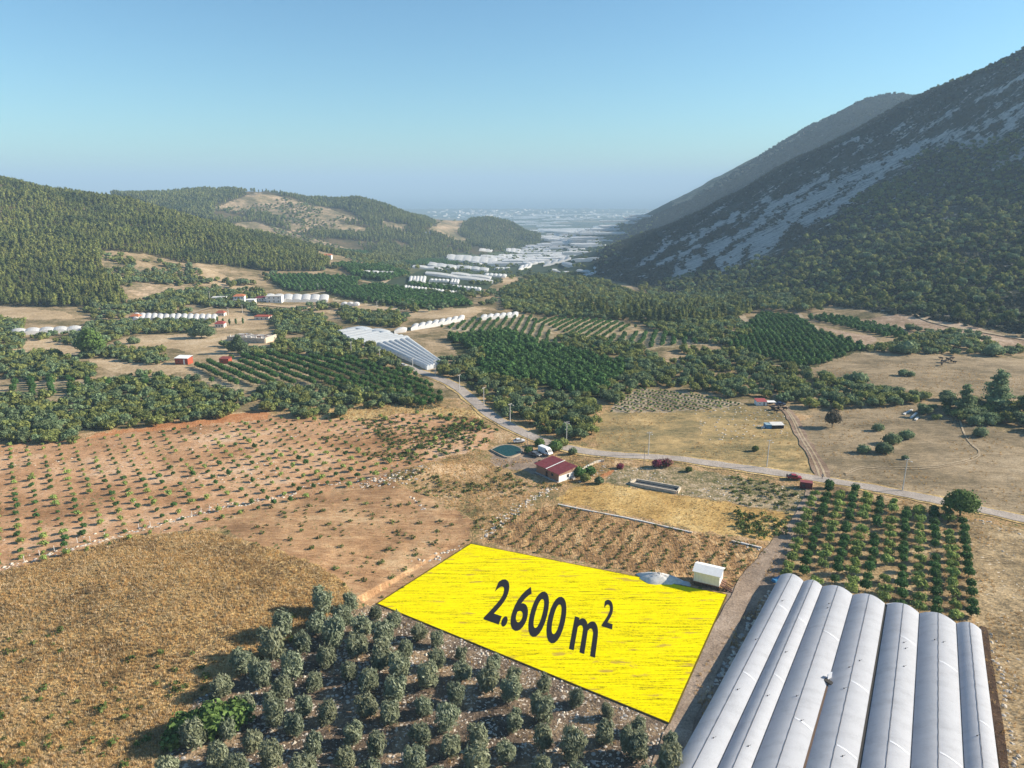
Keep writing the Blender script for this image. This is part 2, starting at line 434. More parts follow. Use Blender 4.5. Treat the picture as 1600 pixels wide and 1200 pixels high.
M_slope = ground('bare_slope', [(0.30, (0.10, 0.095, 0.05)), (0.46, (0.20, 0.165, 0.095)), (0.58, (0.33, 0.245, 0.155)), (0.70, (0.48, 0.355, 0.24))], 60, 16, 4)
M_terr = ground('pink_terrace', [(0.28, (0.18, 0.13, 0.08)), (0.5, (0.33, 0.235, 0.165)), (0.72, (0.50, 0.39, 0.29))], 30, 6, 2)

def mountain_mat():
    t = NT('mountain_slope')
    a = t.noise(1/45, 4, 0.65); b = t.noise(1/9, 3, 0.65)
    base = t.ramp(t.math('MULTIPLY_ADD', b, 0.5, t.math('MULTIPLY', a, 0.5)), [(0.33, (0.035, 0.042, 0.028)), (0.52, (0.06, 0.065, 0.047)), (0.66, (0.115, 0.112, 0.095)), (0.8, (0.22, 0.21, 0.19))])
    at_ = t.n('ShaderNodeAttribute', attribute_name='scree')
    c = t.noise(1/3.5, 3, 0.7)
    st = t.noise(1.0, 4, 0.7, t.mapped((1/26, 1/6, 1/20), (0, 0, -0.25)))
    k = t.math('MULTIPLY_ADD', t.math('SUBTRACT', st, 0.5), 3.0, t.math('MULTIPLY_ADD', t.math('SUBTRACT', b, 0.5), 1.3, t.math('MULTIPLY_ADD', t.math('SUBTRACT', c, 0.5), 1.0, at_.outputs['Fac'])))
    rock = t.ramp(t.math('MULTIPLY_ADD', st, 0.5, t.math('MULTIPLY', c, 0.5)), [(0.36, (0.21, 0.185, 0.165)), (0.5, (0.42, 0.38, 0.345)), (0.66, (0.62, 0.57, 0.51))])
    out = t.mix(t.ramp(k, [(0.34, 0.0), (0.72, 1.0)]), base, rock)
    t.bump(t.math('MULTIPLY_ADD', b, 2.0, c), 0.7, 2.5)
    t.b.inputs['Roughness'].default_value = 0.95; t.b.inputs['Specular IOR Level'].default_value = 0.05
    return t.col(out)
M_mount = mountain_mat()
def plain_mat():
    """the far coastal plain: a patchwork of groves, fields and plastic"""
    t = NT('coastal_plain')
    mp = t.mapped((1/180, 1/260, 0.0), (0, 0, 0.3))
    v = t.n('ShaderNodeTexVoronoi'); v.inputs['Scale'].default_value = 1.0; t.l(mp, v.inputs['Vector'])
    sp = t.n('ShaderNodeSeparateColor'); t.l(v.outputs['Color'], sp.inputs[0])
    out = t.ramp(sp.outputs[0], [(0.0, (0.035, 0.055, 0.025)), (0.45, (0.05, 0.07, 0.03)), (0.62, (0.12, 0.12, 0.06)), (0.80, (0.28, 0.22, 0.14)), (0.86, (0.07, 0.09, 0.04))], 'CONSTANT')
    n = t.noise(1/40, 4, 0.7)
    out = t.mix(t.ramp(n, [(0.45, 0.0), (0.6, 1.0)]), out, (0.035, 0.05, 0.025))
    return t.col(out)
M_plain = plain_mat()

# each cover: object name, material, outlines in the photograph, raggedness of the edge in pixels
P_MOUNT = [(925,404),(1000,345),(1130,290),(1420,110),(1640,20),(2200,-200),(2200,640),(1700,545),(1600,524),(1500,508),(1400,492),(1300,478),(1100,470),(1000,450),(935,432)]
P_LHILL = [(-900,250),(0,270),(170,295),(250,322),(330,345),(420,370),(490,392),(516,414),(505,424),(420,424),(330,412),(290,412),(230,398),(160,390),(150,402),(170,430),(190,465),(200,478),(140,480),(0,478),(-900,520)]
P_FHILL = [(150,296),(350,280),(560,300),(690,352),(845,372),(840,385),(760,396),(700,395),(600,415),(560,402),(480,380),(420,366),(330,345),(250,322)]
P_OLIVE = [(588,944),(1047,1132),(1075,1165),(1062,1240),(225,1240),(290,1130),(300,1095),(370,1060),(430,1010),(505,965)]
P_YOUNG = [(-300,760),(0,695),(120,688),(250,672),(430,652),(560,656),(650,645),(745,652),(775,675),(760,700),(700,712),(600,742),(560,757),(430,790),(300,830),(150,862),(0,892),(-300,980)]
P_ROWS = [(755,846),(800,805),(868,788),(1100,835),(1200,850),(1180,890),(1135,925)]
P_HAY = [(868,782),(890,765),(930,754),(1000,764),(1100,780),(1245,806),(1235,825),(1205,846),(1100,830)]
P_WEEDY = [(945,752),(968,728),(1060,730),(1268,765),(1258,790),(1245,805),(1100,778),(1000,762)]
P_PAST = [(925,655),(955,642),(990,618),(1160,634),(1235,648),(1255,690),(1284,748),(1150,722),(1050,713),(935,704)]
P_VINE = [(955,645),(965,625),(1000,607),(1080,615),(1165,632),(1120,640),(1050,643)]
P_MEAD = [(1245,660),(1300,636),(1430,628),(1620,690),(2100,730),(2100,950),(1600,808),(1300,752),(1282,735)]
P_FMEAD = [(1262,578),(1330,553),(1380,548),(1480,556),(1600,560),(2100,560),(2100,720),(1600,625),(1430,608),(1400,612),(1330,600),(1290,590)]
P_ORCH = [(1265,768),(1300,760),(1500,800),(1512,830),(1522,960),(1500,1000),(1190,905),(1235,830)]
P_STONY = [(1512,812),(1600,828),(2200,950),(2200,1400),(1570,1400),(1560,1150),(1520,960)]
COVERS = [
    ('scrubland', M_scrub, [], 0),
    ('coastal_plain', M_plain, [[(540,432),(600,412),(700,396),(840,384),(820,330),(640,300),(1060,300),(1030,350),(940,402),(936,430),(900,448),(800,432),(740,462),(640,450)]], 5),
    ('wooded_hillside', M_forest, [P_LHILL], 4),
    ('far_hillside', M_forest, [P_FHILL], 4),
    ('mountain', M_mount, [P_MOUNT], 4),
    ('bare_slope', M_slope, [[(148,390),(185,402),(262,432),(335,462),(312,484),(240,468),(195,455),(170,430)],
        [(330,326),(400,300),(450,312),(520,328),(568,345),(480,347),(410,334)], [(420,336),(500,342),(580,358),(570,366),(460,362)],
        [(420,352),(470,368),(585,398),(572,407),(480,388),(428,366)], [(345,352),(400,346),(455,366),(500,378),(470,384),(400,368)], [(600,345),(640,352),(630,362),(595,356)], [(664,360),(698,344),(724,352),(712,366),(738,376),(722,382),(690,368)]], 4),
    ('pale_field', M_clear, [[(278,416),(322,418),(398,447),(380,457),(330,442)], [(398,474),(480,479),(560,470),(640,480),(715,478),(760,482),(735,495),(640,498),(560,492),(480,488)],
        [(-200,545),(0,548),(60,531),(140,526),(130,546),(120,554),(0,554),(-200,560)], [(165,541),(200,526),(330,519),(425,526),(442,547),(400,556),(330,556),(270,546)],
        [(138,560),(285,565),(303,577),(250,590),(190,584),(150,572)], [(-200,480),(0,478),(100,486),(120,498),(0,500),(-200,505)], [(785,434),(810,434),(806,443),(784,442)],
        [(300,490),(410,488),(420,515),(330,515)]], 4),
    ('terraced_slope', M_terr, [[(1330,502),(1400,489),(1470,497),(1600,530),(1600,548),(1450,517),(1345,515)], [(1262,506),(1372,528),(1350,545),(1300,518)]], 4),
    ('orange_bank', M_red, [[(125,690),(150,676),(260,662),(345,650),(420,640),(425,652),(330,664),(260,686),(180,694)], [(560,750),(600,735),(650,722),(656,727),(620,742),(575,757)], [(915,735),(950,722),(965,735),(935,752)]], 6),
    ('golden_bank', M_gold, [[(470,652),(505,640),(560,634),(660,632),(745,642),(758,655),(650,650),(560,658)], [(640,618),(690,622),(690,640),(650,636)]], 6),
    ('young_orchard_soil', M_young, [P_YOUNG], 6),
    ('weedy_bank', M_bank, [[(600,742),(700,712),(765,702),(850,722),(905,750),(880,760),(800,805),(755,845),(735,848),(735,805),(665,775)], [(880,700),(960,712),(965,728),(930,750),(895,745)]], 6),
    ('tilled_field', M_tilled, [[(325,815),(430,785),(560,757),(605,748),(665,775),(738,812),(735,848),(590,944),(540,940),(500,900),(400,852)]], 6),
    ('dry_grass_mound', M_mound, [[(-400,1000),(0,895),(200,838),(320,829),(420,856),(500,885),(540,912),(550,940),(520,965),(440,1010),(370,1062),(300,1095),(240,1200),(220,1300),(-400,1300)]], 7),
    ('olive_grove_ground', M_olive, [P_OLIVE], 7),
    ('pale_orchard_floor', M_palerow, [[(295,578),(345,560),(430,556),(520,560),(585,578),(590,600),(540,606),(470,606),(400,610),(350,612),(325,600)], [(688,514),(740,497),(830,493),(862,518),(880,546),(800,532)], [(828,500),(880,496),(965,501),(1000,512),(930,532),(875,522)],
        [(900,536),(1000,518),(1115,518),(1125,536),(1000,546),(925,552)], [(15,598),(65,590),(180,596),(265,592),(265,602),(180,610),(90,624),(15,627)], [(520,462),(600,474),(590,478),(520,470)]], 4),
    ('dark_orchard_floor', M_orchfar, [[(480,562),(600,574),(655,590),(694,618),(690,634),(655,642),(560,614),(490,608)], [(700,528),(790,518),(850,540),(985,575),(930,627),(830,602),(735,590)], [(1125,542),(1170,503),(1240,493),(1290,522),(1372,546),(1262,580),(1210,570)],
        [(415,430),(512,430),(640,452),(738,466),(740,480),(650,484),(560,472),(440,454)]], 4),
    ('row_field', M_rows, [P_ROWS], 4),
    ('hay_field', M_hay, [P_HAY], 5),
    ('stony_weed_field', M_weedy, [P_WEEDY], 5),
    ('pasture', M_past, [P_PAST], 5),
    ('vine_field', M_vine, [P_VINE], 4),
    ('meadow', M_meadow, [P_MEAD, P_FMEAD], 6),
    ('orchard_ground', M_orch, [P_ORCH], 5),
    ('stony_field', M_stony, [P_STONY], 6),
    ('dirt_yard', M_dirt, [[(1137,925),(1185,885),(1235,830),(1262,790),(1272,800),(1225,880),(1218,905),(1060,1210),(1010,1300),(1000,1200),(1050,1132)], [(765,705),(835,700),(905,735),(865,752),(815,735),(770,728)]], 5),
]
fxs = (PXG[:-1, :-1]+PXG[1:, 1:])/2; fys = (PYG[:-1, :-1]+PYG[1:, 1:])/2
j1 = fbm(TH[:-1, :-1]*70, LR[:-1, :-1]*55, 3)*2; j2 = fbm(TH[:-1, :-1]*70+40, LR[:-1, :-1]*55+7, 3)*2
front = (np.abs(TH[:-1, :-1]) < 1.2)
CLS = np.zeros(fxs.shape, np.int16)
CLS[np.exp(LR[:-1, :-1]) < 300] = 11; CLS[np.exp(LR[:-1, :-1]) > 2600] = 1
for k, (nm, mt, polys, jit) in enumerate(COVERS):
    for poly in polys:
        CLS[inside_poly(fxs+j1*jit, fys+j2*jit*0.7, poly) & front] = k
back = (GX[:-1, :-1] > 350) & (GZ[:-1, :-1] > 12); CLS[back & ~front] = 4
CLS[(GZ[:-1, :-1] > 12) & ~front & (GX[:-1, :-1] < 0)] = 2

# rock falls run down the mountain: streaks of pale stone, widths in pixels
SCREE = [([(1620,150),(1560,215),(1500,225)], 9), ([(1600,165),(1530,200),(1440,222)], 6), ([(1435,232),(1370,258),(1310,290),(1250,325),(1205,365),(1175,395)], 13),
         ([(1400,250),(1340,300),(1290,330),(1255,345)], 10), ([(1295,275),(1250,300),(1205,325),(1180,350)], 5), ([(1185,350),(1140,378),(1100,405),(1050,438)], 7),
         ([(1150,335),(1110,360),(1070,385)], 4), ([(1240,345),(1200,385),(1170,415)], 7), ([(1200,310),(1165,335),(1130,350)], 3), ([(1100,360),(1040,385),(1000,415)], 4), ([(1600,240),(1550,265)], 5),
         ([(1340,215),(1300,232)], 3), ([(1600,120),(1560,140),(1500,170),(1480,178)], 3), ([(1140,372),(1095,400),(1060,420)], 5), ([(1185,368),(1150,392),(1120,412)], 6), ([(1090,385),(1062,402)], 3), ([(1160,400),(1120,430)], 4), ([(1215,330),(1190,345)], 4), ([(1270,315),(1235,340),(1215,360)], 6), ([(1060,395),(1020,420)], 3)]
scree = np.zeros(PXG.shape, np.float32)
sel = inside_poly(PXG, PYG, [(930,440),(930,360),(1640,60),(1640,420),(1300,440),(1050,470)])
qx, qy = PXG[sel], PYG[sel]; acc = np.zeros(qx.shape)
wob = fbm(qx/11, qy/11, 3)*13
for line, w in SCREE:
    d = np.full(qx.shape, 1e9)
    for (x0, y0), (x1, y1) in zip(line, line[1:]):
        t = np.clip(((qx-x0)*(x1-x0)+(qy-y0)*(y1-y0))/((x1-x0)**2+(y1-y0)**2), 0, 1)
        d = np.minimum(d, np.hypot(qx-x0-t*(x1-x0), qy-y0-t*(y1-y0)))
    acc = np.maximum(acc, np.clip(1.15-(d+wob)/(w*1.3), 0, 0.96))
streak = fbm((qx*0.75+qy)/9, (qx-qy*0.75)/70, 3)
acc = np.maximum(acc, np.clip((streak-0.03)*2.6, 0, 0.50)*inside_poly(qx, qy, [(960,430),(1080,340),(1250,270),(1600,90),(1600,260),(1300,350),(1150,450)]))
scree[sel] = acc

ni, nj = TH.shape
VID = np.arange(ni*nj).reshape(ni, nj)
Q = np.stack([VID[:-1, :-1], VID[1:, :-1], VID[1:, 1:], VID[:-1, 1:]], -1).reshape(-1, 4)[:, ::-1]
V = np.stack([GX, GY, GZ], -1).reshape(-1, 3)
# vertex normals of the whole terrain, so that the covers meet without a seam
e1 = V[Q[:, 2]]-V[Q[:, 0]]; e2 = V[Q[:, 3]]-V[Q[:, 1]]
fn = np.cross(e1, e2); VN = np.zeros_like(V)
for c in range(4): np.add.at(VN, Q[:, c], fn)
VN /= np.linalg.norm(VN, axis=1, keepdims=True)+1e-9
if VN[:, 2].mean() < 0:
    Q = Q[:, ::-1]; VN = -VN
cls = CLS.reshape(-1)
for k, (nm, mt, polys, jit) in enumerate(COVERS):
    f = Q[cls == k]
    if not len(f): continue
    ids, inv = np.unique(f, return_inverse=True)
    me = np_mesh(nm, V[ids], inv.reshape(-1, 4), [mt], smooth=True)
    if nm == 'mountain':
        a = me.attributes.new('scree', 'FLOAT', 'POINT'); a.data.foreach_set('value', scree.reshape(-1)[ids].astype(np.float32))
    me.normals_split_custom_set_from_vertices(VN[ids].tolist())
    tag(link(nm, me), kind='structure')

# the sea and the air
def sea_mat():
    t = NT('sea_water'); t.b.inputs['Base Color'].default_value = (0.02, 0.055, 0.08, 1)
    t.b.inputs['Roughness'].default_value = 0.35; t.b.inputs['Specular IOR Level'].default_value = 0.5
    t.bump(t.noise(1/60, 3, 0.6), 0.3, 3); return t.m
vs_, fs_ = [], []
sa = np.linspace(-math.pi, math.pi, 97)[:-1]; sr = [9200, 10500, 14000, 20000, 32000, 50000, 75000]
for r in sr:
    for a in sa: vs_.append((r*math.sin(a), r*math.cos(a), -203.5))
for i in range(len(sr)-1):
    for j in range(96):
        a, b = i*96+j, i*96+(j+1) % 96
        fs_.append((a, a+96, b+96, b))
sea = link('sea', np_mesh('sea', vs_, fs_, [sea_mat()])); tag(sea, kind='structure')
hz = bpy.data.materials.new('haze'); hz.use_nodes = True
hz.node_tree.nodes.remove(hz.node_tree.nodes['Principled BSDF'])
pv = hz.node_tree.nodes.new('ShaderNodeVolumePrincipled')
pv.inputs['Color'].default_value = HAZE_COLOR; pv.inputs['Density'].default_value = HAZE_DENSITY; pv.inputs['Anisotropy'].default_value = 0.0
hz.node_tree.links.new(pv.outputs[0], hz.node_tree.nodes['Material Output'].inputs['Volume'])
top = float(GZ.max())+25; bot = float(GZ.min())-2
haze = MB().box((0, 0, (top+bot)/2), (160000, 160000, top-bot)).build('haze', hz); tag(haze, kind='stuff')

# roads and tracks: ribbons laid on the ground
def smooth_line(pts, step):
    out = [Vector(p) for p in pts]
    for _ in range(3):
        q = [out[0]]
        for a, b in zip(out, out[1:]): q += [a.lerp(b, 0.25), a.lerp(b, 0.75)]
        q.append(out[-1]); out = q
    res = [out[0]]; acc = 0.0
    for a, b in zip(out, out[1:]):
        d = (b-a).length; t = step-acc
        while t <= d and d > 0:
            res.append(a.lerp(b, t/d)); t += step
        acc = (acc+d) % step
    res.append(out[-1]); return res
def ribbon(name, px, width, mat, lift=0.12, step=1.5, across=4, ragged=0.12, kind='structure'):
    line = smooth_line([at(*p) for p in px], step)
    vs_, fs_ = [], []; m = across+1
    for i, p in enumerate(line):
        a, b = line[max(i-1, 0)], line[min(i+1, len(line)-1)]
        t = Vector((b.x-a.x, b.y-a.y, 0)).normalized(); s = Vector((t.y, -t.x, 0))
        w = width*(1+ragged*2.2*float(fbm(np.array([i*step/6.0]), np.array([len(px)*3.7]), 2)[0]))
        for k in range(m):
            q = p+s*(w*(k/across-0.5)); vs_.append((q.x, q.y, H(q.x, q.y)+lift))
        if i: fs_ += [((i-1)*m+k, (i-1)*m+k+1, i*m+k+1, i*m+k) for k in range(across)]
    me = np_mesh(name, vs_, fs_, [mat], smooth=True)
    o = link(name, me); tag(o, kind=kind); return line
M_road = ground('worn_road', [(0.28, (0.30, 0.255, 0.22)), (0.5, (0.37, 0.32, 0.28)), (0.72, (0.45, 0.39, 0.34))], 20, 4, 0.8, bump=0.15)
M_track = ground('reddish_track', [(0.28, (0.17, 0.115, 0.08)), (0.5, (0.25, 0.175, 0.125)), (0.72, (0.36, 0.27, 0.20))], 10, 2.5, 0.7, bump=0.3)
M_ruts = ground('pale_ruts', [(0.28, (0.30, 0.23, 0.15)), (0.5, (0.38, 0.30, 0.20)), (0.72, (0.46, 0.37, 0.26))], 10, 2.5, 0.7, bump=0.3)
M_lane = ground('grey_lane', [(0.28, (0.21, 0.155, 0.115)), (0.5, (0.31, 0.235, 0.175)), (0.72, (0.42, 0.325, 0.25))], 9, 2.5, 0.6, bump=0.3)
M_ditch = ground('dark_damp_soil', [(0.3, (0.05, 0.032, 0.022)), (0.6, (0.09, 0.058, 0.04)), (0.8, (0.16, 0.11, 0.075))], 6, 2, 0.5)
ROAD_PX = [(1760,846),(1600,812),(1500,790),(1400,770),(1300,752),(1200,737),(1100,723),(1050,716),(960,712),(900,704),(850,691),(800,668),(775,655),(755,640),(735,622),(715,605),(690,593),(660,583),(640,574),(625,570)]
ribbon('road_verge', ROAD_PX, 7.6, M_gold, 0.14, across=4, ragged=0.2)
ribbon('road', ROAD_PX, 5.2, M_road, 0.24, across=4, ragged=0.05)
TRACK_PX = [(1286,747),(1278,725),(1265,702),(1252,682),(1243,662),(1235,648),(1224,637),(1205,632)]
ribbon('dirt_track', TRACK_PX, 4.4, M_track, 0.20, ragged=0.3)
ribbon('wheel_rut', [(x-5*(y-600)/150, y) for x, y in TRACK_PX], 0.6, M_ruts, 0.25, ragged=0.3); ribbon('wheel_rut', [(x+4*(y-600)/150, y) for x, y in TRACK_PX], 0.6, M_ruts, 0.25, ragged=0.3)
RUT_PX = [(1320,740),(1345,728),(1400,730),(1455,730),(1500,722),(1530,712),(1530,702),(1512,690),(1503,670),(1497,648)]
def offset_px(px, d): return [(x+d*0.6, y+d) for x, y in px]
ribbon('wheel_rut', RUT_PX, 0.5, M_ruts, 0.16, ragged=0.4); ribbon('wheel_rut', offset_px(RUT_PX, 2.6), 0.5, M_ruts, 0.16, ragged=0.3)
ribbon('farm_lane', [(1272,768),(1258,798),(1236,830),(1205,865),(1172,905),(1148,950),(1110,1030),(1082,1090),(1062,1140),(1035,1215)], 4.2, M_lane, 0.16, ragged=0.25)
ribbon('ditch', [(1537,980),(1543,1020),(1552,1080),(1561,1140),(1573,1225)], 1.3, M_ditch, 0.14, 1.0, ragged=0.3)
ribbon('hill_path', [(1245,489),(1256,502),(1275,514),(1292,524)], 4.0, M_ruts, 0.4, 3, ragged=0.3)
ribbon('hill_path', [(1420,488),(1440,498),(1480,511),(1540,520),(1600,531),(1660,540)], 4.0, M_ruts, 0.4, 3, ragged=0.3)
ribbon('hill_path', [(1157,491),(1166,503),(1180,514),(1186,522)], 4.5, M_ruts, 0.5, 3, ragged=0.3)
ribbon('valley_road', [(480,461),(520,455),(575,448),(598,444),(612,433),(622,428)], 6.0, M_ruts, 0.7, 4, ragged=0.2)
ribbon('valley_road', [(300,490),(340,478),(400,476),(450,481),(560,484),(640,487)], 4.0, M_ruts, 0.6, 4, ragged=0.3)
ribbon('hill_path', [(428,356),(470,371),(530,386),(590,402)], 7.0, M_ruts, 1.0, 6, ragged=0.4)

# ------------------------------------------------------------------ the marked plot with its lettering
def yellow_mat():
    t = NT('yellow_plot')
    v = t.mapped((0.10, 2.4, 1.0)); n = t.noise(1.0, 3, 0.7, v)
    v2 = t.mapped((0.35, 5.5, 1.0)); n2 = t.noise(1.0, 2, 0.6, v2)
    f = t.noise(2.6, 2, 0.6)
    k = t.math('ADD', t.math('MULTIPLY', n, 0.55), t.math('ADD', t.math('MULTIPLY', n2, 0.25), t.math('MULTIPLY', f, 0.25)))
    out = t.ramp(k, [(0.37, (0.12, 0.10, 0.012)), (0.44, (0.40, 0.33, 0.0)), (0.50, (0.74, 0.62, 0.0)), (0.62, (0.84, 0.72, 0.0))])
    v3 = t.mapped((0.16, 0.75, 1.0)); p = t.noise(1.0, 2, 0.5, v3)
    out = t.mix(t.ramp(t.math('MULTIPLY_ADD', f, 0.25, p), [(0.76, 0.0), (0.82, 0.75)]), out, (0.40, 0.25, 0.06))
    t.b.inputs['Specular IOR Level'].default_value = 0.0
    return t.col(out)
M_yellow = yellow_mat()
M_ink = plain('black_lettering', (0.018, 0.018, 0.022), 0.9, 0.1, spec=0.05)
M_rim = plain('dark_edge', (0.14, 0.10, 0.01), 0.9, spec=0.05)
cxp, cyp = sum(p[0] for p in PLOT)/4, sum(p[1] for p in PLOT)/4
plot = empty('marked_plot', (cxp, cyp, 0))
tag(plot, 'bright yellow marked building plot with large black area lettering', 'land plot')
A, B, C_, D = [Vector((x-cxp, y-cyp, 0.20)) for x, y in PLOT]
vs_, fs_ = [], []
N1, N2 = 44, 40
for i in range(N1+1):
    for j in range(N2+1):
        p = A.lerp(B, i/N1).lerp(D.lerp(C_, i/N1), j/N2); vs_.append(p)
        if i and j: a = (i-1)*(N2+1)+j-1; fs_.append((a, a+1, a+N2+2, a+N2+1))
link('plot_surface', np_mesh('plot_surface', [tuple(v) for v in vs_], [f[::-1] for f in fs_], [M_yellow]), plot)
m = MB()
ctr = (A+B+C_+D)/4
for p, q in ((A, B), (B, C_), (C_, D), (D, A)):
    pi, qi = p+(ctr-p).normalized()*0.38, q+(ctr-q).normalized()*0.38
    m.quad(p+Vector((0, 0, .012)), q+Vector((0, 0, .012)), qi+Vector((0, 0, .012)), pi+Vector((0, 0, .012)))
m.build('plot_outline', M_rim, plot)
# lettering: each glyph a part, laid flat on the ground along the slanted base line
P0 = Vector(flat_to(756, 967)); P1 = Vector(flat_to(930, 1027)); PU = Vector(flat_to(781, 904))
bvec, uvec = P1-P0, PU-P0
def glyph(ch):
    cu = bpy.data.curves.new('g', 'FONT'); cu.body = ch; cu.size = 1.0; cu.offset = 0.020; cu.resolution_u = 5
    ob = bpy.data.objects.new('g', cu); COL.objects.link(ob)
    bpy.context.view_layer.update()
    me = bpy.data.meshes.new_from_object(ob.evaluated_get(bpy.context.evaluated_depsgraph_get()))
    bpy.data.objects.remove(ob); return me
chars = [('2', 'digit', 0.0, 1, 0), ('.', 'dot', 0, 1, 0), ('6', 'digit', 0, 1, 0), ('0', 'digit', 0, 1, 0), ('0', 'digit', 0, 1, 0), (' ', None, 0, 1, 0), ('m', 'letter', 0, 1, 0), ('2', 'superscript_digit', 0.02, 0.62, 0.46)]
pen = 0.0; placed = []
for ch, nm, gap, sc_, up in chars:
    if nm is None: pen += 0.20; continue
    me = glyph(ch)
    co = np.array([v.co[:] for v in me.vertices]); x0, x1 = co[:, 0].min(), co[:, 0].max()
    pen += gap
    co[:, 0] = (co[:, 0]-x0)*sc_+pen; co[:, 1] = co[:, 1]*sc_+up
    placed.append((ch, nm, me, co)); pen += (x1-x0)*sc_+0.045
capH = max(placed[0][3][:, 1]); mw = max(placed[6-1][3][:, 0])
for ch, nm, me, co in placed:
    for v, (x, y, z) in zip(me.vertices, co):
        q = P0+bvec*(x/mw)+uvec*(y/capH)
        v.co = (q.x-cxp, q.y-cyp, 0.235)
    me.materials.clear(); me.materials.append(M_ink); me.name = nm
    if me.polygons and sum(p.normal.z*p.area for p in me.polygons) < 0: me.flip_normals()
    link(nm, me, plot)

# ------------------------------------------------------------------ greenhouses
def film_mat(name, c, warm=0.0):
    t = NT(name)
    v = t.mapped((1, 1, 1)); n = t.noise(0.35, 4, 0.65); f = t.noise(2.5, 3, 0.6)
    k = t.math('MULTIPLY_ADD', f, 0.35, t.math('MULTIPLY', n, 0.65))
    bnd = t.noise(1.0, 2, 0.5, t.mapped((0.09, 0.75, 0.3), (0, 0, 0.575)))
    k = t.math('MULTIPLY_ADD', bnd, 0.35, t.math('MULTIPLY', k, 0.65))
    out = t.ramp(k, [(0.34, tuple(x*0.84 for x in c)), (0.5, c), (0.7, tuple(min(x*1.08, 0.9) for x in c))])
    t.b.inputs['Roughness'].default_value = 0.6; t.b.inputs['Specular IOR Level'].default_value = 0.15
    t.bump(n, 0.12, 0.15)
    t.col(out)
    tr = t.n('ShaderNodeBsdfTranslucent'); t.l(out, tr.inputs[0])
    mx = t.n('ShaderNodeMixShader'); mx.inputs[0].default_value = 0.45
    t.l(t.b.outputs[0], mx.inputs[1]); t.l(tr.outputs[0], mx.inputs[2]); t.l(mx.outputs[0], t.t.nodes['Material Output'].inputs[0])
    return t.m
M_film = film_mat('greenhouse_film', (0.65, 0.68, 0.745))
M_film_far = film_mat('white_film', (0.86, 0.86, 0.86))
M_film_blue = film_mat('bluish_film', (0.74, 0.78, 0.82))
M_gut = plain('grey_gutter', (0.22, 0.20, 0.20), 0.6)
M_dark = plain('dark_gap', (0.05, 0.045, 0.04), 0.9)
M_wire = plain('dark_wire', (0.09, 0.085, 0.09), 0.7)
M_net = plain('brown_shade_net', (0.13, 0.085, 0.06), 0.9)
M_seam = plain('film_seam', (0.60, 0.62, 0.67), 0.6)
M_wood = plain('weathered_wood', (0.24, 0.13, 0.08), 0.85)

def at_h(px, py, h):
    x, y, z = ray(px, py); t = (h-CAMZ)/z; return Vector((x*t, y*t, h))
GUT, RISE = 2.4, 1.15
gx_px = [(1222, 903), (1256, 908), (1287, 912), (1335, 922), (1385, 936), (1438, 948), (1495, 960), (1533, 972)]
far0 = at_h(1256, 908, GUT); dirg = (at_h(1256, 908, GUT)-at_h(1200, 1029, GUT)).normalized()
perp = Vector((dirg.y, -dirg.x, 0)).normalized()
offs = [(at_h(x, y, GUT)-far0).dot(perp) for x, y in gx_px]
offs[0] = min(offs[0], offs[1]-5.2); offs[7] += 0.1
gh = empty('tunnel_greenhouse', far0.xy.to_3d()); LEN = 112.0
tag(gh, 'huge white plastic greenhouse of seven long rounded bays beside the grey lane', 'greenhouse')
def gl(s, t, z):                       # s across, t back towards the camera
    p = perp*(s*(1+0.0018*t))-dirg*t; return Vector((p.x, p.y, z))
def bay_z(u, w): return GUT+RISE*(w/6.2)**0.5*math.sin(math.pi*u)**0.95
NS, NT_ = 14, 112
for b in range(7):
    s0, s1 = offs[b], offs[b+1]; w = s1-s0
    g0 = 0.40 if b == 4 else 0.07; s0 += g0; s1 -= 0.07
    ridge = 0.5+random.uniform(-.03, .03)
    vs_, fs_ = [], []
    for i in range(NT_+1):
        t = LEN*i/NT_
        sag = 0.022*math.cos(2*math.pi*t/3.0)+random.uniform(-.006, .006)
        for k in range(NS+1):
            u = k/NS
            vs_.append(tuple(gl(s0+(s1-s0)*u, t, bay_z(u, w)+sag*math.sin(math.pi*u))))
        if i:
            for k in range(NS):
                a = (i-1)*(NS+1)+k; fs_.append((a, a+NS+1, a+NS+2, a+1))
    link('roof_bay', np_mesh('roof_bay', vs_, fs_, [M_film], smooth=True), gh)
    m = MB()
    for i in range(28):
        ta, tb = LEN*i/28, LEN*(i+1)/28; um = 0.5+0.02*math.sin(i*1.7+b)
        m.tube(gl(s0+(s1-s0)*0.50, ta, bay_z(.5, w)+.06), gl(s0+(s1-s0)*0.50, tb, bay_z(.5, w)+.06), 0.035, n=4, cap=False)
    m.build('ridge_cable', M_wire, gh)
    for k in range(2):                 # a few overlaps of the film sheets
        m = MB()
        tt = 12+b*5.3 % 17+k*24+random.uniform(-5, 5)
        pts = [gl(s0+(s1-s0)*u, tt+u*0.5, bay_z(u, w)+.04) for u in np.linspace(.52, .97, 9)]
        pts2 = [p-dirg*0.35 for p in pts]
        for q in range(8): m.quad(pts[q], pts[q+1], pts2[q+1], pts2[q])
        m.build('film_overlap', M_seam, gh)
    for k in range(4):                 # vent hooks
        m = MB()
        tt = random.uniform(6, 70); u = random.choice((.40, .62, .68)); p = gl(s0+(s1-s0)*u, tt, bay_z(u, w)+.1)
        m.box(p, (.14, .14, .22)); m.tube(p, p+Vector((.5, .1, .12)), .03, n=4)
        m.build('vent_hook', M_wire, gh)
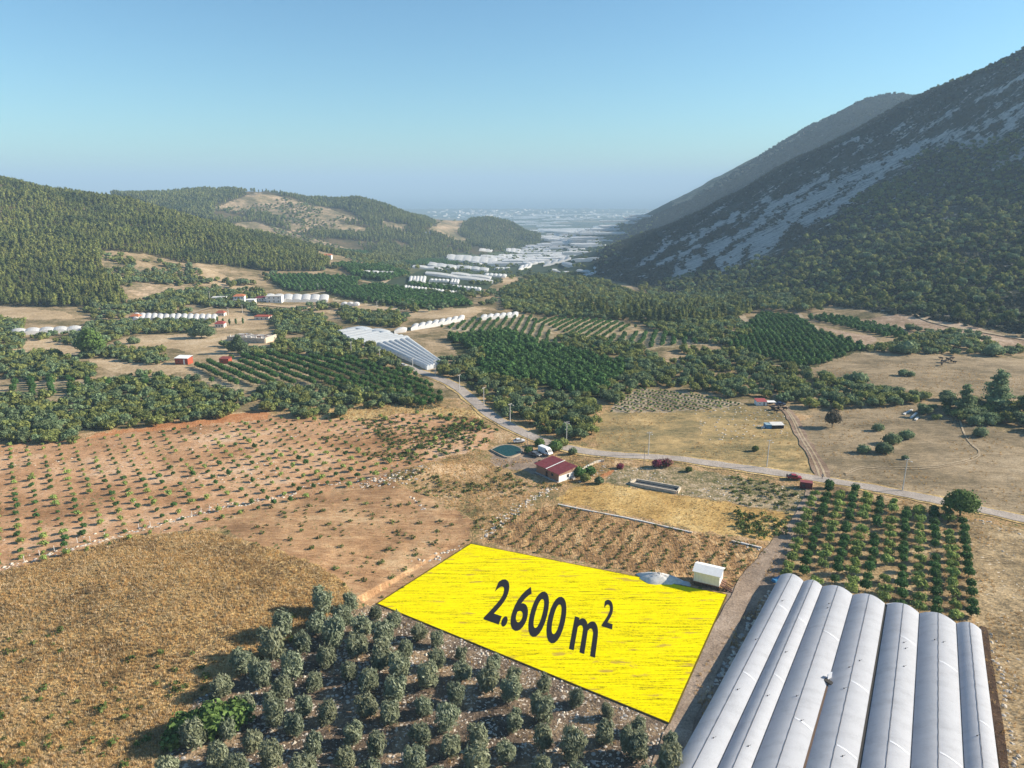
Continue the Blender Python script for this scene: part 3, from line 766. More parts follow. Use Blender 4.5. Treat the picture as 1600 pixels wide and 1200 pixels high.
for b in range(1, 7):
    wd = 0.62 if b == 4 else 0.2
    c0, c1 = gl(offs[b]+(0.2 if b == 4 else 0), 0, GUT-.1), gl(offs[b]+(0.2 if b == 4 else 0), LEN, GUT-.1)
    m = MB(); sh = perp*(wd/2)
    m.add([c0-sh, c0+sh, c1+sh, c1-sh, c0-sh+Vector((0,0,.12)), c0+sh+Vector((0,0,.12)), c1+sh+Vector((0,0,.12)), c1-sh+Vector((0,0,.12))], [(0,1,2,3),(0,4,7,3),(1,5,6,2)])
    m.build('gutter', M_dark if b == 4 else M_gut, gh)
m = MB()
m.add([gl(offs[4]-.3, 36, GUT-.02), gl(offs[4]+.02, 36, GUT+.06), gl(offs[4]+.02, LEN, GUT+.06), gl(offs[4]-.3, LEN, GUT-.02)], [(0, 1, 2, 3)])
p = gl(offs[3], 33, GUT); 
m2 = MB(); m2.box(p+Vector((0, 0, .7)), (1.3, .15, 1.2), rz=.6); m2.build('roof_hatch', M_seam, gh)
m3 = MB(); m3.box(p-dirg*1.3+Vector((0.1, 0, .25)), (.9, 1.6, .3), rz=.6); m3.build('hatch_opening', M_dark, gh)
m4 = MB(); a, b_ = gl(offs[3], 35, GUT+.06), gl(offs[3], LEN, GUT+.06); sh = perp*.35
m4.quad(a-sh, a+sh, b_+sh, b_-sh); m4.build('open_gutter', M_net, gh)
def wall_strip(pa, pb, n, z0, z1, name, mat):
    m = MB()
    for i in range(n):
        a, b = pa.lerp(pb, i/n), pa.lerp(pb, (i+1)/n)
        m.quad(Vector((a.x, a.y, z0)), Vector((b.x, b.y, z0)), Vector((b.x, b.y, z1)), Vector((a.x, a.y, z1)))
    return m.build(name, mat, gh)
wall_strip(gl(offs[0]+.12, 0, 0), gl(offs[0]+.12, LEN, 0), 40, 0.9, GUT, 'side_curtain', M_film)
wall_strip(gl(offs[0]+.15, 0, 0), gl(offs[0]+.15, LEN, 0), 40, -0.3, 0.9, 'skirt', M_net)
wall_strip(gl(offs[7]-.12, 0, 0), gl(offs[7]-.12, LEN, 0), 40, 1.9, GUT, 'side_curtain', M_film)
wall_strip(gl(offs[7]-.09, 0, 0), gl(offs[7]-.09, LEN, 0), 40, -0.3, 1.9, 'skirt', M_net)
for tt in (0.0, LEN):
    m = MB()
    for b in range(7):
        s0, s1 = offs[b]+.12, offs[b+1]-.12; w = offs[b+1]-offs[b]
        us = np.linspace(0, 1, 11)
        for u, u2 in zip(us, us[1:]):
            m.quad(gl(s0+(s1-s0)*u, tt, -.3), gl(s0+(s1-s0)*u2, tt, -.3), gl(s0+(s1-s0)*u2, tt, bay_z(u2, w)-.02), gl(s0+(s1-s0)*u, tt, bay_z(u, w)-.02))
    m.build('end_wall', M_film, gh)
for i in range(38):
    for b in (0, 7):
        m = MB(); p = gl(offs[b]+(.25 if b == 0 else -.25), LEN*i/37, 0); m.tube((p.x, p.y, -.3), (p.x, p.y, GUT), .06, n=4); m.build('frame_post', M_gut, gh)

def quad_greenhouse(corn, n, label, group=None, parts=False, mat=None, wall=1.7, rise=0.9, seg=6):
    """bays run from edge A-B to edge D-C; corners are points of the ground"""
    mat = mat or M_film_far
    A, B, C_, D = [Vector(c) for c in corn]
    o = (A+B+C_+D)/4
    root = None
    nu = seg; nt_ = 5
    def bay(k, m):
        vs_, fs_ = [], []
        for i in range(nt_):
            t = i/(nt_-1)
            for j in range(nu+1):
                u = (k+j/nu)/n
                p = A.lerp(B, u).lerp(D.lerp(C_, u), t)-o
                vs_.append((p.x, p.y, p.z+wall+rise*math.sin(math.pi*j/nu)**0.8))
            if i:
                for j in range(nu): a = (i-1)*(nu+1)+j; fs_.append((a, a+1, a+nu+2, a+nu+1))
        m.add(vs_, fs_)
        for t in (0, 1):
            for j in range(nu):
                us = [(k+j/nu)/n, (k+(j+1)/nu)/n]
                pp = [A.lerp(B, u).lerp(D.lerp(C_, u), t)-o for u in us]
                z = [wall+rise*math.sin(math.pi*jj/nu)**0.8 for jj in (j, j+1)]
                m.quad(pp[0]-Vector((0, 0, 3)), pp[1]-Vector((0, 0, 3)), pp[1]+Vector((0, 0, z[1])), pp[0]+Vector((0, 0, z[0])))
    def sides(m):
        for p, q in ((A, D), (B, C_)):
            p, q = p-o, q-o
            m.quad(p-Vector((0, 0, 3)), q-Vector((0, 0, 3)), q+Vector((0, 0, wall)), p+Vector((0, 0, wall)))
    if parts:
        root = empty('greenhouse', o)
        for k in range(n):
            m = MB(); bay(k, m); m.build('roof_bay', mat, root)
        for p, q in ((A, D), (B, C_)):
            p, q = p-o, q-o
            MB().quad(p-Vector((0, 0, 3)), q-Vector((0, 0, 3)), q+Vector((0, 0, wall)), p+Vector((0, 0, wall))).build('side_wall', mat, root)
    else:
        m = MB(); [bay(k, m) for k in range(n)]; sides(m); root = m.build('greenhouse', mat, None, o)
    tag(root, label, 'greenhouse', group)
    return root
def ghq(px4, n, label, **kw):
    z = [at(x, y, 1.8) for x, y in px4]; return quad_greenhouse(z, n, label, **kw)
ghq([(588, 537), (641, 528), (693, 566), (667, 573)], 6, 'blue-grey greenhouse with six bays sloping down to the road bend', parts=True, mat=M_film_blue)
ghq([(545, 530), (576, 536), (640, 527), (600, 519)], 5, 'blue-grey greenhouse block behind the six-bay one above the road bend', parts=True, mat=M_film_blue)
ghq([(527, 516), (548, 529), (598, 519), (560, 511)], 4, 'low pale greenhouse block at the far corner of the roadside greenhouses', parts=True, mat=M_film_blue)
ghq([(540, 512), (611, 521), (610, 517), (556, 510)], 2, 'narrow grey tunnel along the back of the roadside greenhouses', mat=M_film_blue)
def valley_label(p, length):
    x, y = project(p.x, p.y, p.z)
    size = 'very long' if length > 150 else 'long' if length > 95 else 'short'
    where = ('between the dark orchards and tunnel rows' if x < 690 else 'before the far wooded hill') if x < 740 and y > 395 else ('below the small round hill' if x < 810 and y > 380 else 'behind the knoll wood' if y > 405 and x < 870 else 'at the foot of the rocky mountain' if x > 900 and y > 372 else 'on the hazy far plain' if y < 362 else 'in the narrow of the valley')
    near = 'nearer ' if p.y < 1300 else 'middle ' if p.y < 1900 else 'far '
    return '%s %swhite plastic greenhouse %s' % (size, near, where)
GL = [  # front edge x0,y0,x1,y1, thickness in the picture, bays, label or None
    (642,514,724,499,6,8,'long white tunnel below the row of pale orchard strips'), (750,498,808,493,5,6,'white tunnel at the top end of the pale striped orchard'), (616,518,634,516,4,1,'short white tunnel just above the roadside greenhouses'),
    (207,499,338,501,9,14,'white greenhouse with scalloped front below the brown hill slope'), (413,469,512,470,9,7,'white greenhouse beside the two-storey white village house'), (16,521,125,516,6,5,'white greenhouse behind the tall round field tree'),
    (565,428,617,430,5,4,'white greenhouse beside the dark orchard on the valley road'), (532,476,560,476,3,3,'small white greenhouse beside the brown ploughed strips'),
    (630,450,714,460,4,16,'row of small white tunnels above the dark green orchard'), (660,445,750,453,3,16,'upper row of small white tunnels in the valley'),
    (638,442,664,442,10,5,'square white greenhouse at the end of the tunnel rows'), (832,453,843,455,6,2,'white greenhouse pair beside the small green plot in the wood'), (848,455,866,455,10,3,'larger white greenhouse beside the small green plot in the wood'),
    (670,439,700,440,3,5,None),(703,442,716,443,6,3,None),(664,428,770,442,4,2,None),(704,429,766,436,4,2,None),(644,418,691,422,4,2,None),(668,415,712,421,6,3,None),(697,406,775,413,9,6,None),(717,401,783,407,3,2,None),
    (712,419,762,424,5,4,None),(756,431,790,433,4,5,None),(750,402,814,406,4,3,None),(772,421,795,421,3,3,None),(810,422,830,417,6,3,None),(790,393,820,398,7,4,None),(813,389,860,393,6,4,None),(748,392,768,394,4,2,None),
    (778,401,812,403,4,3,None),(824,414,850,410,6,3,None),(793,414,808,412,4,2,None),(849,416,892,405,6,4,None),(877,413,930,421,4,3,None),(892,407,935,404,2,2,None),(900,424,930,427,3,3,None),(906,433,927,428,3,2,None),
    (810,421,825,417,5,2,None),(812,388,857,384,2,2,None),(815,392,860,392,3,3,None),(840,361,922,366,4,4,None),(932,365,980,366,2,2,None),(925,356,960,358,3,2,None),(902,376,957,377,2,2,None),(885,394,912,390,2,2,None),
    (800,409,845,405,3,3,None),(860,400,905,394,3,3,None),(840,399,880,397,3,2,None),(868,385,905,383,2,2,None),(850,376,893,379,3,2,None),(905,388,945,384,2,2,None),(780,384,812,388,3,2,None),(860,423,890,428,3,2,None),(735,411,752,414,3,2,None)]
for k, (x0, y0, x1, y1, th_, n, lab) in enumerate(GL):
    near_ = lab is not None
    a, b, c, d = at(x0, y0-1, 1.7), at(x1, y1-1, 1.7), at(x1+2, y1-th_, 1.7), at(x0+2, y0-th_, 1.7)
    quad_greenhouse([a, b, c, d], n, lab or valley_label((a+b+c+d)/4, (b-a).length), None if near_ else 'white greenhouses across the valley floor', seg=5 if near_ else 4)
# more of them on the plain, turned alike field by field
P_FLOOR = [(680,338),(1035,333),(985,362),(932,388),(930,420),(880,430),(800,425),(790,400),(845,378),(838,358),(770,334)]
cand = np.argwhere(inside_poly(PXG, PYG, P_FLOOR) & VIS & (RR > 1250) & (RR < 9000))
wgt = (RR**2)[cand[:, 0], cand[:, 1]]*np.gradient(lr)[cand[:, 1]]
dens = fbm(GX[cand[:, 0], cand[:, 1]]/900, GY[cand[:, 0], cand[:, 1]]/900, 2)
wgt = wgt*np.clip(0.5+dens*3, 0.05, 1.5)*np.where(RR[cand[:, 0], cand[:, 1]] < 4500, 4.5, 0.55)
pick = rng.choice(len(cand), 270, replace=False, p=wgt/wgt.sum())
spots = sorted([(GX[i, j], GY[i, j], GZ[i, j]) for i, j in cand[pick]], key=lambda p: p[1])
far_m = MB()
for k, (x, y, z) in enumerate(spots):
    a = 0.12+0.15*math.sin(x/700)+math.atan2(-x, y)*.5; w, l = random.uniform(14, 36)*(1 if y < 3500 else 1.7), random.uniform(50, 190)*(1 if y < 3500 else 1.6)
    u, v = Vector((math.cos(a), math.sin(a), 0)), Vector((-math.sin(a), math.cos(a), 0)); o = Vector((x, y, z))
    cs = [o-u*l/2-v*w/2, o+u*l/2-v*w/2, o+u*l/2+v*w/2, o-u*l/2+v*w/2]
    if k < 150:
        quad_greenhouse(cs, 4, valley_label(o, l), 'white greenhouses across the valley floor', seg=3, wall=1.8, rise=.8)
    else:
        far_m.box((x, y, z+1), (l, w, 4.4), a, 0.96)
tag(far_m.build('distant_greenhouses', M_film_far), kind='stuff')
# the town on the coast: pale blocks, a few pixels each at most
tm = MB()
for k in range(200):
    px = random.uniform(670, 1050); d = random.uniform(6500, 9050)
    a = math.atan2(px-800, FOC*1.02); x, y = d*math.sin(a), d*math.cos(a); h = random.choice((6, 7, 8, 9, 12)) if random.random() > .04 else 24
    tm.box((x, y, H(x, y)+h/2), (random.uniform(14, 50), random.uniform(14, 30), h), random.uniform(0, 1.5))
tag(tm.build('coastal_town', plain('pale_render', (0.62, 0.58, 0.54), 0.8)), kind='stuff')

# ------------------------------------------------------------------ buildings near the road
M_maroon = plain('maroon_sheet_roof', (0.16, 0.035, 0.042), 0.55, 0.18, 0.8)
M_white = plain('white_paint', (0.78, 0.77, 0.75), 0.75, 0.07)
M_offw = plain('dusty_white', (0.62, 0.60, 0.57), 0.8, 0.10)
M_glass = plain('dark_window', (0.03, 0.035, 0.045), 0.2, 0.1, spec=0.5)
M_wdark = plain('dark_wood', (0.06, 0.035, 0.025), 0.8)
M_conc = plain('grey_concrete', (0.40, 0.37, 0.34), 0.9, 0.2, 0.7)
M_concd = plain('dark_sludge', (0.075, 0.08, 0.085), 0.9, 0.3, 0.4)
M_blue = plain('blue_sheet', (0.05, 0.22, 0.42), 0.6, 0.15)
M_black = plain('black_boards', (0.018, 0.020, 0.026), 0.7, 0.2)
M_redb = plain('red_boards', (0.33, 0.07, 0.035), 0.8, 0.2)
M_stone = plain('pale_stone', (0.50, 0.43, 0.34), 0.95, 0.3, 1.2)
M_rust = plain('dark_rusty_steel', (0.085, 0.04, 0.028), 0.8)
M_tileo = plain('orange_tiles', (0.42, 0.15, 0.07), 0.85, 0.2)
def brick_mat():
    t = NT('hollow_brick'); br = t.n('ShaderNodeTexBrick'); br.inputs['Scale'].default_value = 1.6
    br.inputs['Color1'].default_value = (0.42, 0.19, 0.10, 1); br.inputs['Color2'].default_value = (0.36, 0.15, 0.075, 1); br.inputs['Mortar'].default_value = (0.33, 0.27, 0.22, 1)
    tc = t.n('ShaderNodeTexCoord'); mp = t.n('ShaderNodeMapping'); mp.inputs['Rotation'].default_value = (math.pi/2, 0, 0)
    t.l(tc.outputs['Object'], mp.inputs[0]); t.l(mp.outputs[0], br.inputs['Vector'])
    return t.col(br.outputs['Color'])
M_brick = brick_mat()

# brick house: local x along the brick front, y towards the back
Ah, Bh, Ch = at(838, 738), at(873, 754), at(899, 745)
ex = (Bh-Ah).xy.normalized(); L = (Bh-Ah).xy.length; Wd = (Ch-Bh).xy.length*0.98
rz = math.atan2(ex.y, ex.x)
house = empty('brick_house', (Ah.x, Ah.y, Ah.z-0.1), rz)
tag(house, 'brick house with two maroon roof sections and a white end wall', 'house')
HW = 2.9
MB().box((L/2, .12, HW/2), (L, .24, HW)).build('front_wall', M_brick, house)
MB().box((L/2, Wd-.12, HW/2+.35), (L, .24, HW+.7)).build('back_wall', M_brick, house)
MB().box((.12, Wd/2, HW/2), (.236, Wd-.5, HW)).build('side_wall', M_brick, house)
MB().box((L-.12, Wd/2, 1.05), (.26, Wd-.02, 2.1)).build('end_wall', M_white, house)
mm = MB(); mm.add([(L-.25, .0, 2.1), (L-.01, .0, 2.1), (L-.01, Wd, 2.1), (L-.25, Wd, 2.1), (L-.25, .0, HW), (L-.01, .0, HW), (L-.01, Wd, HW+.7), (L-.25, Wd, HW+.7)], [(0,1,2,3),(4,5,6,7),(0,1,5,4),(1,2,6,5),(2,3,7,6),(3,0,4,7)])
mm.build('brick_band', M_brick, house)
for x0, x1, dz in ((-.55, L*0.5-.12, .12), (L*.5+.14, L+.6, -.02)):
    rp = empty('roof_section', (0, 0, 0)); rp.parent = house
    m = MB(); th0 = .09
    m.add([(x0, -.6, HW+.06+dz), (x1, -.6, HW+.06+dz), (x1, Wd+.4, HW+.86+dz), (x0, Wd+.4, HW+.86+dz), (x0, -.6, HW+.06+dz+th0), (x1, -.6, HW+.06+dz+th0), (x1, Wd+.4, HW+.86+dz+th0), (x0, Wd+.4, HW+.86+dz+th0)], [(0,3,2,1),(4,5,6,7),(0,1,5,4),(1,2,6,5),(2,3,7,6),(3,0,4,7)])
    m.build('roof_sheet', M_maroon, rp)
    nrib = 9
    for k in range(nrib):
        xx = x0+.2+(x1-x0-.4)*k/(nrib-1)
        MB().tube((xx, -.6, HW+.1+dz+th0), (xx, Wd+.4, HW+.9+dz+th0), .05, n=4).build('roof_rib', M_maroon, rp)
m = MB(); xs = L*.5
m.add([(xs-.14, -.7, HW+.30), (xs+.16, -.7, HW+.30), (xs+.16, Wd+.5, HW+1.10), (xs-.14, Wd+.5, HW+1.10), (xs-.14, -.7, HW+.38), (xs+.16, -.7, HW+.38), (xs+.16, Wd+.5, HW+1.18), (xs-.14, Wd+.5, HW+1.18)], [(0,3,2,1),(4,5,6,7),(0,1,5,4),(1,2,6,5),(2,3,7,6),(3,0,4,7)])
m.build('roof_joint_strip', M_white, house)
dr = MB().box((L*.47, -.02, 1.05), (.95, .08, 2.1)).build('door', M_wdark, house)
MB().box((L*.47+.35, -.08, 1.05), (.06, .05, .2)).build('handle', M_gut, dr)
w1 = MB().box((L*.72, -.01, 1.75), (1.0, .07, .9)).build('window', M_wdark, house); MB().box((L*.72, -.055, 1.75), (.8, .03, .7)).build('pane', M_glass, w1)
w2 = MB().box((L+.01, Wd*.55, 1.35), (.07, 1.0, 1.1)).build('window', M_gut, house); MB().box((L+.055, Wd*.55, 1.35), (.03, .8, .9)).build('pane', M_glass, w2)
MB().box((L+.7, Wd*.78, .25), (1.2, 1.1, .5)).build('step', M_conc, house)
MB().box((L/2, -.3, .12), (L+.4, .6, .36)).build('plinth', M_conc, house)

# white hut on stilts above the plot
Ha, Hb, Hc = at_h(1083, 913, .0), at_h(1120, 922, 0.0), at_h(1137, 899, .0)
ex = (Hb-Ha).xy.normalized(); L = 5.9; Wd = 4.3; rz = math.atan2(ex.y, ex.x)
hut = empty('stilt_hut', (Ha.x, Ha.y, 0), rz); tag(hut, 'white sheet metal hut on short stilts with an outside stair', 'hut')
Z0, Z1 = 1.0, 3.5
for nm, c, s in (('front_wall', (L/2, .04, (Z0+Z1)/2), (L, .08, Z1-Z0)), ('back_wall', (L/2, Wd-.04, (Z0+Z1)/2), (L, .08, Z1-Z0)), ('end_wall', (L-.04, Wd/2, (Z0+Z1)/2), (.076, Wd-.17, Z1-Z0)), ('end_wall', (.04, Wd/2, (Z0+Z1)/2), (.076, Wd-.17, Z1-Z0))):
    MB().box(c, s).build(nm, M_white, hut)
for k in range(8): MB().box((L*(k+.5)/8, -.012, (Z0+Z1)/2), (.03, .03, Z1-Z0-.1)).build('wall_rib', M_offw, hut)
for s in (0, 1):
    m = MB(); y0, y1 = (-.35, Wd/2) if s == 0 else (Wd/2, Wd+.35); za, zb = (Z1+.02, Z1+.92) if s == 0 else (Z1+.92, Z1+.02)
    m.add([(-.35, y0, za), (L+.35, y0, za), (L+.35, y1, zb), (-.35, y1, zb), (-.35, y0, za+.07), (L+.35, y0, za+.07), (L+.35, y1, zb+.07), (-.35, y1, zb+.07)], [(0,3,2,1),(4,5,6,7),(0,1,5,4),(1,2,6,5),(2,3,7,6),(3,0,4,7)])
    m.build('roof_panel', M_white, hut)
m = MB(); m.add([(L-.05, .05, Z1), (L-.05, Wd-.05, Z1), (L-.05, Wd/2, Z1+.88)], [(0, 1, 2)]); m.build('gable', M_white, hut)
m = MB().box((L/2, Wd/2, Z0-.08), (L+.2, Wd+.2, .14)); m.build('floor_frame', M_wood, hut)
for x in (.2, L/2, L-.2):
    for y in (.2, Wd-.2): MB().box((x, y, Z0/2-.15), (.16, .16, Z0+.2)).build('stilt', M_rust, hut)
MB().box((L+.03, Wd*.55, 2.0), (.06, .85, 1.8)).build('door', M_offw, hut)
MB().box((L+.55, Wd*.5, Z0-.07), (1.1, Wd*.7, .1)).build('landing', M_wood, hut)
st = empty('stair', (L+.3, Wd*.22, 0)); st.parent = hut
for y in (-.45, .45): MB().tube((0, y, Z0), (2.6, y, 0.0), .13, n=4).build('stringer', M_rust, st)
for k in range(5): MB().box((.25+k*.5, 0, Z0-.10-k*.2), (.36, .95, .10)).build('tread', M_rust, st)
for y in (-.45, .45): MB().tube((0, y, Z0+.95), (2.6, y, .95), .09, n=4).build('handrail', M_rust, st)
MB().tube((.3, Wd, Z1+.2), (.3, Wd, Z1+1.1), .12, n=6).build('chimney_pipe', M_wdark, hut)

def heap(name, c, rx, ry, h, mat, label, cat, rot=0.0, seed=1):
    r = np.random.default_rng(seed); vs_, fs_ = [], []; n, mring = 26, 7
    for i in range(mring+1):
        f = i/mring
        for k in range(n):
            a = 2*math.pi*k/n; e = 1+0.16*math.sin(3*a+seed)+0.08*math.sin(7*a+2*seed)
            x, y = rx*f*e*math.cos(a), ry*f*e*math.sin(a)
            vs_.append((x*math.cos(rot)-y*math.sin(rot), x*math.sin(rot)+y*math.cos(rot), h*(1-f**1.6)*(1+r.uniform(-.12, .12))-.15*(f > .95)))
        if i: fs_ += [((i-1)*n+k, (i-1)*n+(k+1) % n, i*n+(k+1) % n, i*n+k) for k in range(n)]
    o = link(name, np_mesh(name, vs_, [f[::-1] for f in fs_], [mat], smooth=True), None, c); return tag(o, label, cat)
c = at(1030, 906); heap('lime_heap', c, 5.8, 2.6, 1.7, plain('white_lime', (0.62, 0.60, 0.57), 0.95, 0.25, 1.5), 'white heap of lime beside the stilt hut at the plot edge', 'heap', -.25)
c = at(1070, 912); heap('plastic_bundle', c, 1.7, 1.0, .6, M_film_blue, 'crumpled grey plastic bundle between the white heap and hut', 'plastic bundle', -.3, 4)

# box-like sheds
def shed(name, px, py, L, W, h, rz, wallm, roofm, label, cat='shed', slope=.5, door=None, over=.25, dz=0.0):
    c = at(px, py); r = empty(name, (c.x, c.y, c.z-.05+dz), rz)
    tag(r, label, cat)
    for nm, p, s in (('front_wall', (0, -W/2+.05, h/2), (L, .1, h)), ('back_wall', (0, W/2-.05, h/2+slope/2), (L, .1, h+slope)), ('end_wall', (-L/2+.05, 0, h/2), (.097, W-.21, h)), ('end_wall', (L/2-.05, 0, h/2), (.097, W-.21, h))):
        MB().box(p, s).build(nm, wallm, r)
    m = MB(); y0, y1 = -W/2-over, W/2+over; za, zb = h+.03, h+slope+.06; x0, x1 = -L/2-over, L/2+over
    m.add([(x0, y0, za), (x1, y0, za), (x1, y1, zb), (x0, y1, zb), (x0, y0, za+.09), (x1, y0, za+.09), (x1, y1, zb+.09), (x0, y1, zb+.09)], [(0,3,2,1),(4,5,6,7),(0,1,5,4),(1,2,6,5),(2,3,7,6),(3,0,4,7)])
    m.build('roof', roofm, r)
    if door: MB().box((L*.22, -W/2-.02, h*.42), (.9, .06, h*.84)).build('door', door, r)
    MB().box((-L*.2, -W/2-.02, h*.55), (.8, .05, .6)).build('window', M_glass, r)
    return r
b1 = shed('long_shed', 1213, 668, 7.0, 4.4, 2.2, .04, M_black, M_offw, 'black walled shed with a white roof and blue end beside the track', dz=0)
MB().box((-5.2, .2, 1.2), (3.2, 4.2, 2.3)).build('blue_annex', M_blue, b1)
MB().box((-5.2, .2, 2.42), (3.5, 4.6, .1)).build('annex_roof', plain('grey_blue_sheet', (.25, .36, .42), .6), b1)
MB().box((-8.1, -.6, .5), (1.8, 1.2, .9)).build('crate_stack', M_offw, b1)
b1.scale = (.66,)*3
b2 = shed('farmhouse', 1188, 632, 7.0, 6.0, 3.0, .0, M_white, plain('red_sheet_roof', (.33, .07, .07), .7), 'small white farmhouse with a red roof at the thicket edge', 'house', .7, M_glass)
MB().box((6.8, -1.2, 2.7), (6.2, 4.6, .12)).build('porch_roof', M_white, b2)
for x in (4.2, 9.5): MB().box((x, -3.3, 1.3), (.14, .14, 2.7)).build('porch_post', M_white, b2)
MB().box((6.6, 1.3, 1.3), (5.6, .2, 2.6)).build('porch_wall', M_black, b2)
b2.scale = (.60,)*3
shed('container', 1259, 762, 3.5, 1.9, 2.0, -.35, plain('maroon_container', (.14, .03, .03), .6), plain('maroon_lid', (.24, .06, .06), .6), 'dark maroon metal container at the roadside before the orchard', 'container', .05, over=.05)
shed('red_shed', 288, 568, 7.2, 5.0, 3.4, -.12, M_redb, M_white, 'red plank shed with a white roof before the citrus rows', 'shed', .5, M_white)
shed('red_shed', 353, 567, 5.0, 4.0, 2.6, -.1, M_redb, plain('dark_red_roof', (.22, .05, .04), .7), 'small low red shed with a dark red roof among citrus trees', 'shed', .4)
M_plas = plain('cream_plaster', (.66, .60, .52), .85)
def village_house(px, py, L, W, h, rz, roofm, label, hip=True, wall=None):
    c = at(px, py); r = empty('village_house', (c.x, c.y, c.z-.4), rz); tag(r, label, 'house')
    MB().box((0, 0, h/2), (L, W, h)).build('wall', wall or M_white, r)
    m = MB(); x, y, t = L/2+.5, W/2+.5, 1.6 if hip else .35
    if hip: m.add([(-x, -y, h), (x, -y, h), (x, y, h), (-x, y, h), (-x*.45, 0, h+t), (x*.45, 0, h+t)], [(3,2,1,0), (0,1,5,4), (1,2,5), (2,3,4,5), (3,0,4)])
    else: m.box((0, 0, h+.15), (L+.6, W+.6, .3))
    m.build('roof', roofm, r)
    ny = max(1, int(h//2.9))
    for f in range(ny):
        for k in range(3):
            w = MB().box((L*(k-1)*.3, -W/2-.02, 1.7+2.9*f), (1.2, .08, 1.2)).build('window', M_offw, r)
            MB().box((L*(k-1)*.3, -W/2-.07, 1.7+2.9*f), (.95, .04, .95)).build('pane', M_glass, r).parent = w
    MB().box((L/2+.02, 0, 1.1), (.07, 1.0, 2.1)).build('door', M_wdark, r)
    return r
village_house(375, 472, 9, 8, 5.9, .2, M_tileo, 'white two-storey village house with an orange tiled roof')
village_house(393, 475, 7, 6, 4.2, .1, M_white, 'lower white house with a flat terrace joined to the orange roof', False)
village_house(430, 472, 13, 7, 5.9, .05, M_offw, 'long white two-storey house with a flat roof beside the greenhouse', False)
village_house(408, 470, 8, 6, 3.2, .05, M_maroon, 'low house with a dark maroon roof between two white houses')
village_house(343, 469, 11, 7, 3.0, .1, M_offw, 'pale single-storey house behind dark trees in the hamlet', False)
village_house(213, 499, 6, 5, 3, .0, M_tileo, 'small orange roofed cottage at the end of the scalloped greenhouse', wall=M_plas)
village_house(345, 511, 6, 6, 3.2, .1, plain('dark_red_tiles', (.25, .05, .045), .8), 'small pavilion with a dark red hipped roof above the ruin', wall=M_offw)
village_house(412, 499, 11, 7, 3.0, -.1, M_redb, 'terracotta walled house with arches below the hamlet', False, wall=M_plas)
village_house(346, 493, 6, 5, 2.8, .0, plain('brick_red_tiles', (.30, .08, .05), .8), 'tiny red roofed hut beside the row of cypresses', wall=M_offw)
for k, (px, py, lab) in enumerate([(540,397,'white house on the far slope above the orchards'),(511,405,'pale cottage with dark trees on the far slope'),(596,398,'low white house at the foot of the far wooded hill'),(648,404,'pale house at the end of the far dirt slope'),(668,366,'tiny white house on the bare saddle')]):
    village_house(px, py, 13, 10, 6, .1*k, M_tileo if k % 2 else M_offw, lab, bool(k % 2))

# the ruin: a long pale terrace wall with rubble and timber on it
c = at(385, 535); ruin = empty('stone_terrace', (c.x, c.y, c.z), -.25); tag(ruin, 'ruined pale stone terrace with timber and rubble on top', 'ruin')
m = MB().box((0, 0, 1.4), (26, .8, 3.4)); m.build('retaining_wall', M_stone, ruin)
m = MB().box((13, 6, 1.6), (.8, 12, 3.6)); m.build('side_wall', M_stone, ruin)
m = MB().box((0, 6, 2.6), (25, 11, .5)); m.build('floor_slab', plain('rubble_grey', (.42, .38, .34), .95, .4, .8), ruin)
for k in range(22):
    x, y = random.uniform(-11, 11), random.uniform(1, 10)
    MB().box((x, y, 3.1+random.uniform(0, .4)), (random.uniform(1.5, 4.5), .35, .3), random.uniform(-.6, .6)).build('timber', random.choice((M_wood, M_offw, M_conc)), ruin)
for k in range(7): MB().box((-11+k*3.6, .1, 3.6), (.5, .5, 1.0)).build('pillar_stub', M_offw, ruin)

# round water reservoir, concrete pit, low walls
def water_mat():
    t = NT('green_water'); t.b.inputs['Base Color'].default_value = (0.008, 0.045, 0.038, 1); t.b.inputs['Roughness'].default_value = 0.25
    t.b.inputs['Specular IOR Level'].default_value = 0.15; t.bump(t.noise(1.5, 3, 0.6), 0.08, 0.1); return t.m
c = at(794, 705); pool = empty('water_reservoir', (c.x, c.y, c.z)); tag(pool, 'oval earth reservoir of dark green water beside the brick house', 'reservoir')
px_ = [(766,704),(776,698),(790,695),(806,697),(818,703),(816,709),(805,714),(792,717),(783,713),(774,708)]
pts = [at(x, y)-c for x, y in px_]
rim = smooth_line(pts+[pts[0]], 1.0)[:-1]
m = MB(); n = len(rim); inn = [p*0.86 for p in rim]
m.add([(p.x, p.y, p.z+.45) for p in rim]+[(p.x, p.y, p.z+.35) for p in inn]+[(p.x*1.05, p.y*1.05, p.z-.3) for p in rim], [(i, (i+1) % n, n+(i+1) % n, n+i) for i in range(n)]+[(2*n+i, 2*n+(i+1) % n, (i+1) % n, i) for i in range(n)])
m.build('stone_rim', plain('earth_rim', (.30, .235, .17), .95, .3, .8), pool)
m = MB(); m.add([(p.x, p.y, .38) for p in [q*.88 for q in rim]], [tuple(range(n))]); wt_ = m.build('water', water_mat(), pool)
c = at(1022, 764); ta, tb, tc_, td = [at(x, y) for x, y in ((984, 757), (1058, 772), (1063, 764), (994, 752))]
tank = empty('concrete_pit', (c.x, c.y, c.z)); tag(tank, 'long shallow concrete pit with dark floor behind the hay field', 'pit')
cs = [p-c for p in (ta, tb, tc_, td)]
for p, q in zip(cs, cs[1:]+cs[:1]):
    d = (q-p); a = math.atan2(d.y, d.x); MB().box(((p+q)/2)+Vector((0, 0, .35)), (d.xy.length-.45, .45, 1.1), a).build('rim_wall', M_stone, tank)
m = MB(); m.add([(p.x*.97, p.y*.97, p.z+.17) for p in cs], [(0, 1, 2, 3)]); m.build('pit_floor', M_concd, tank)
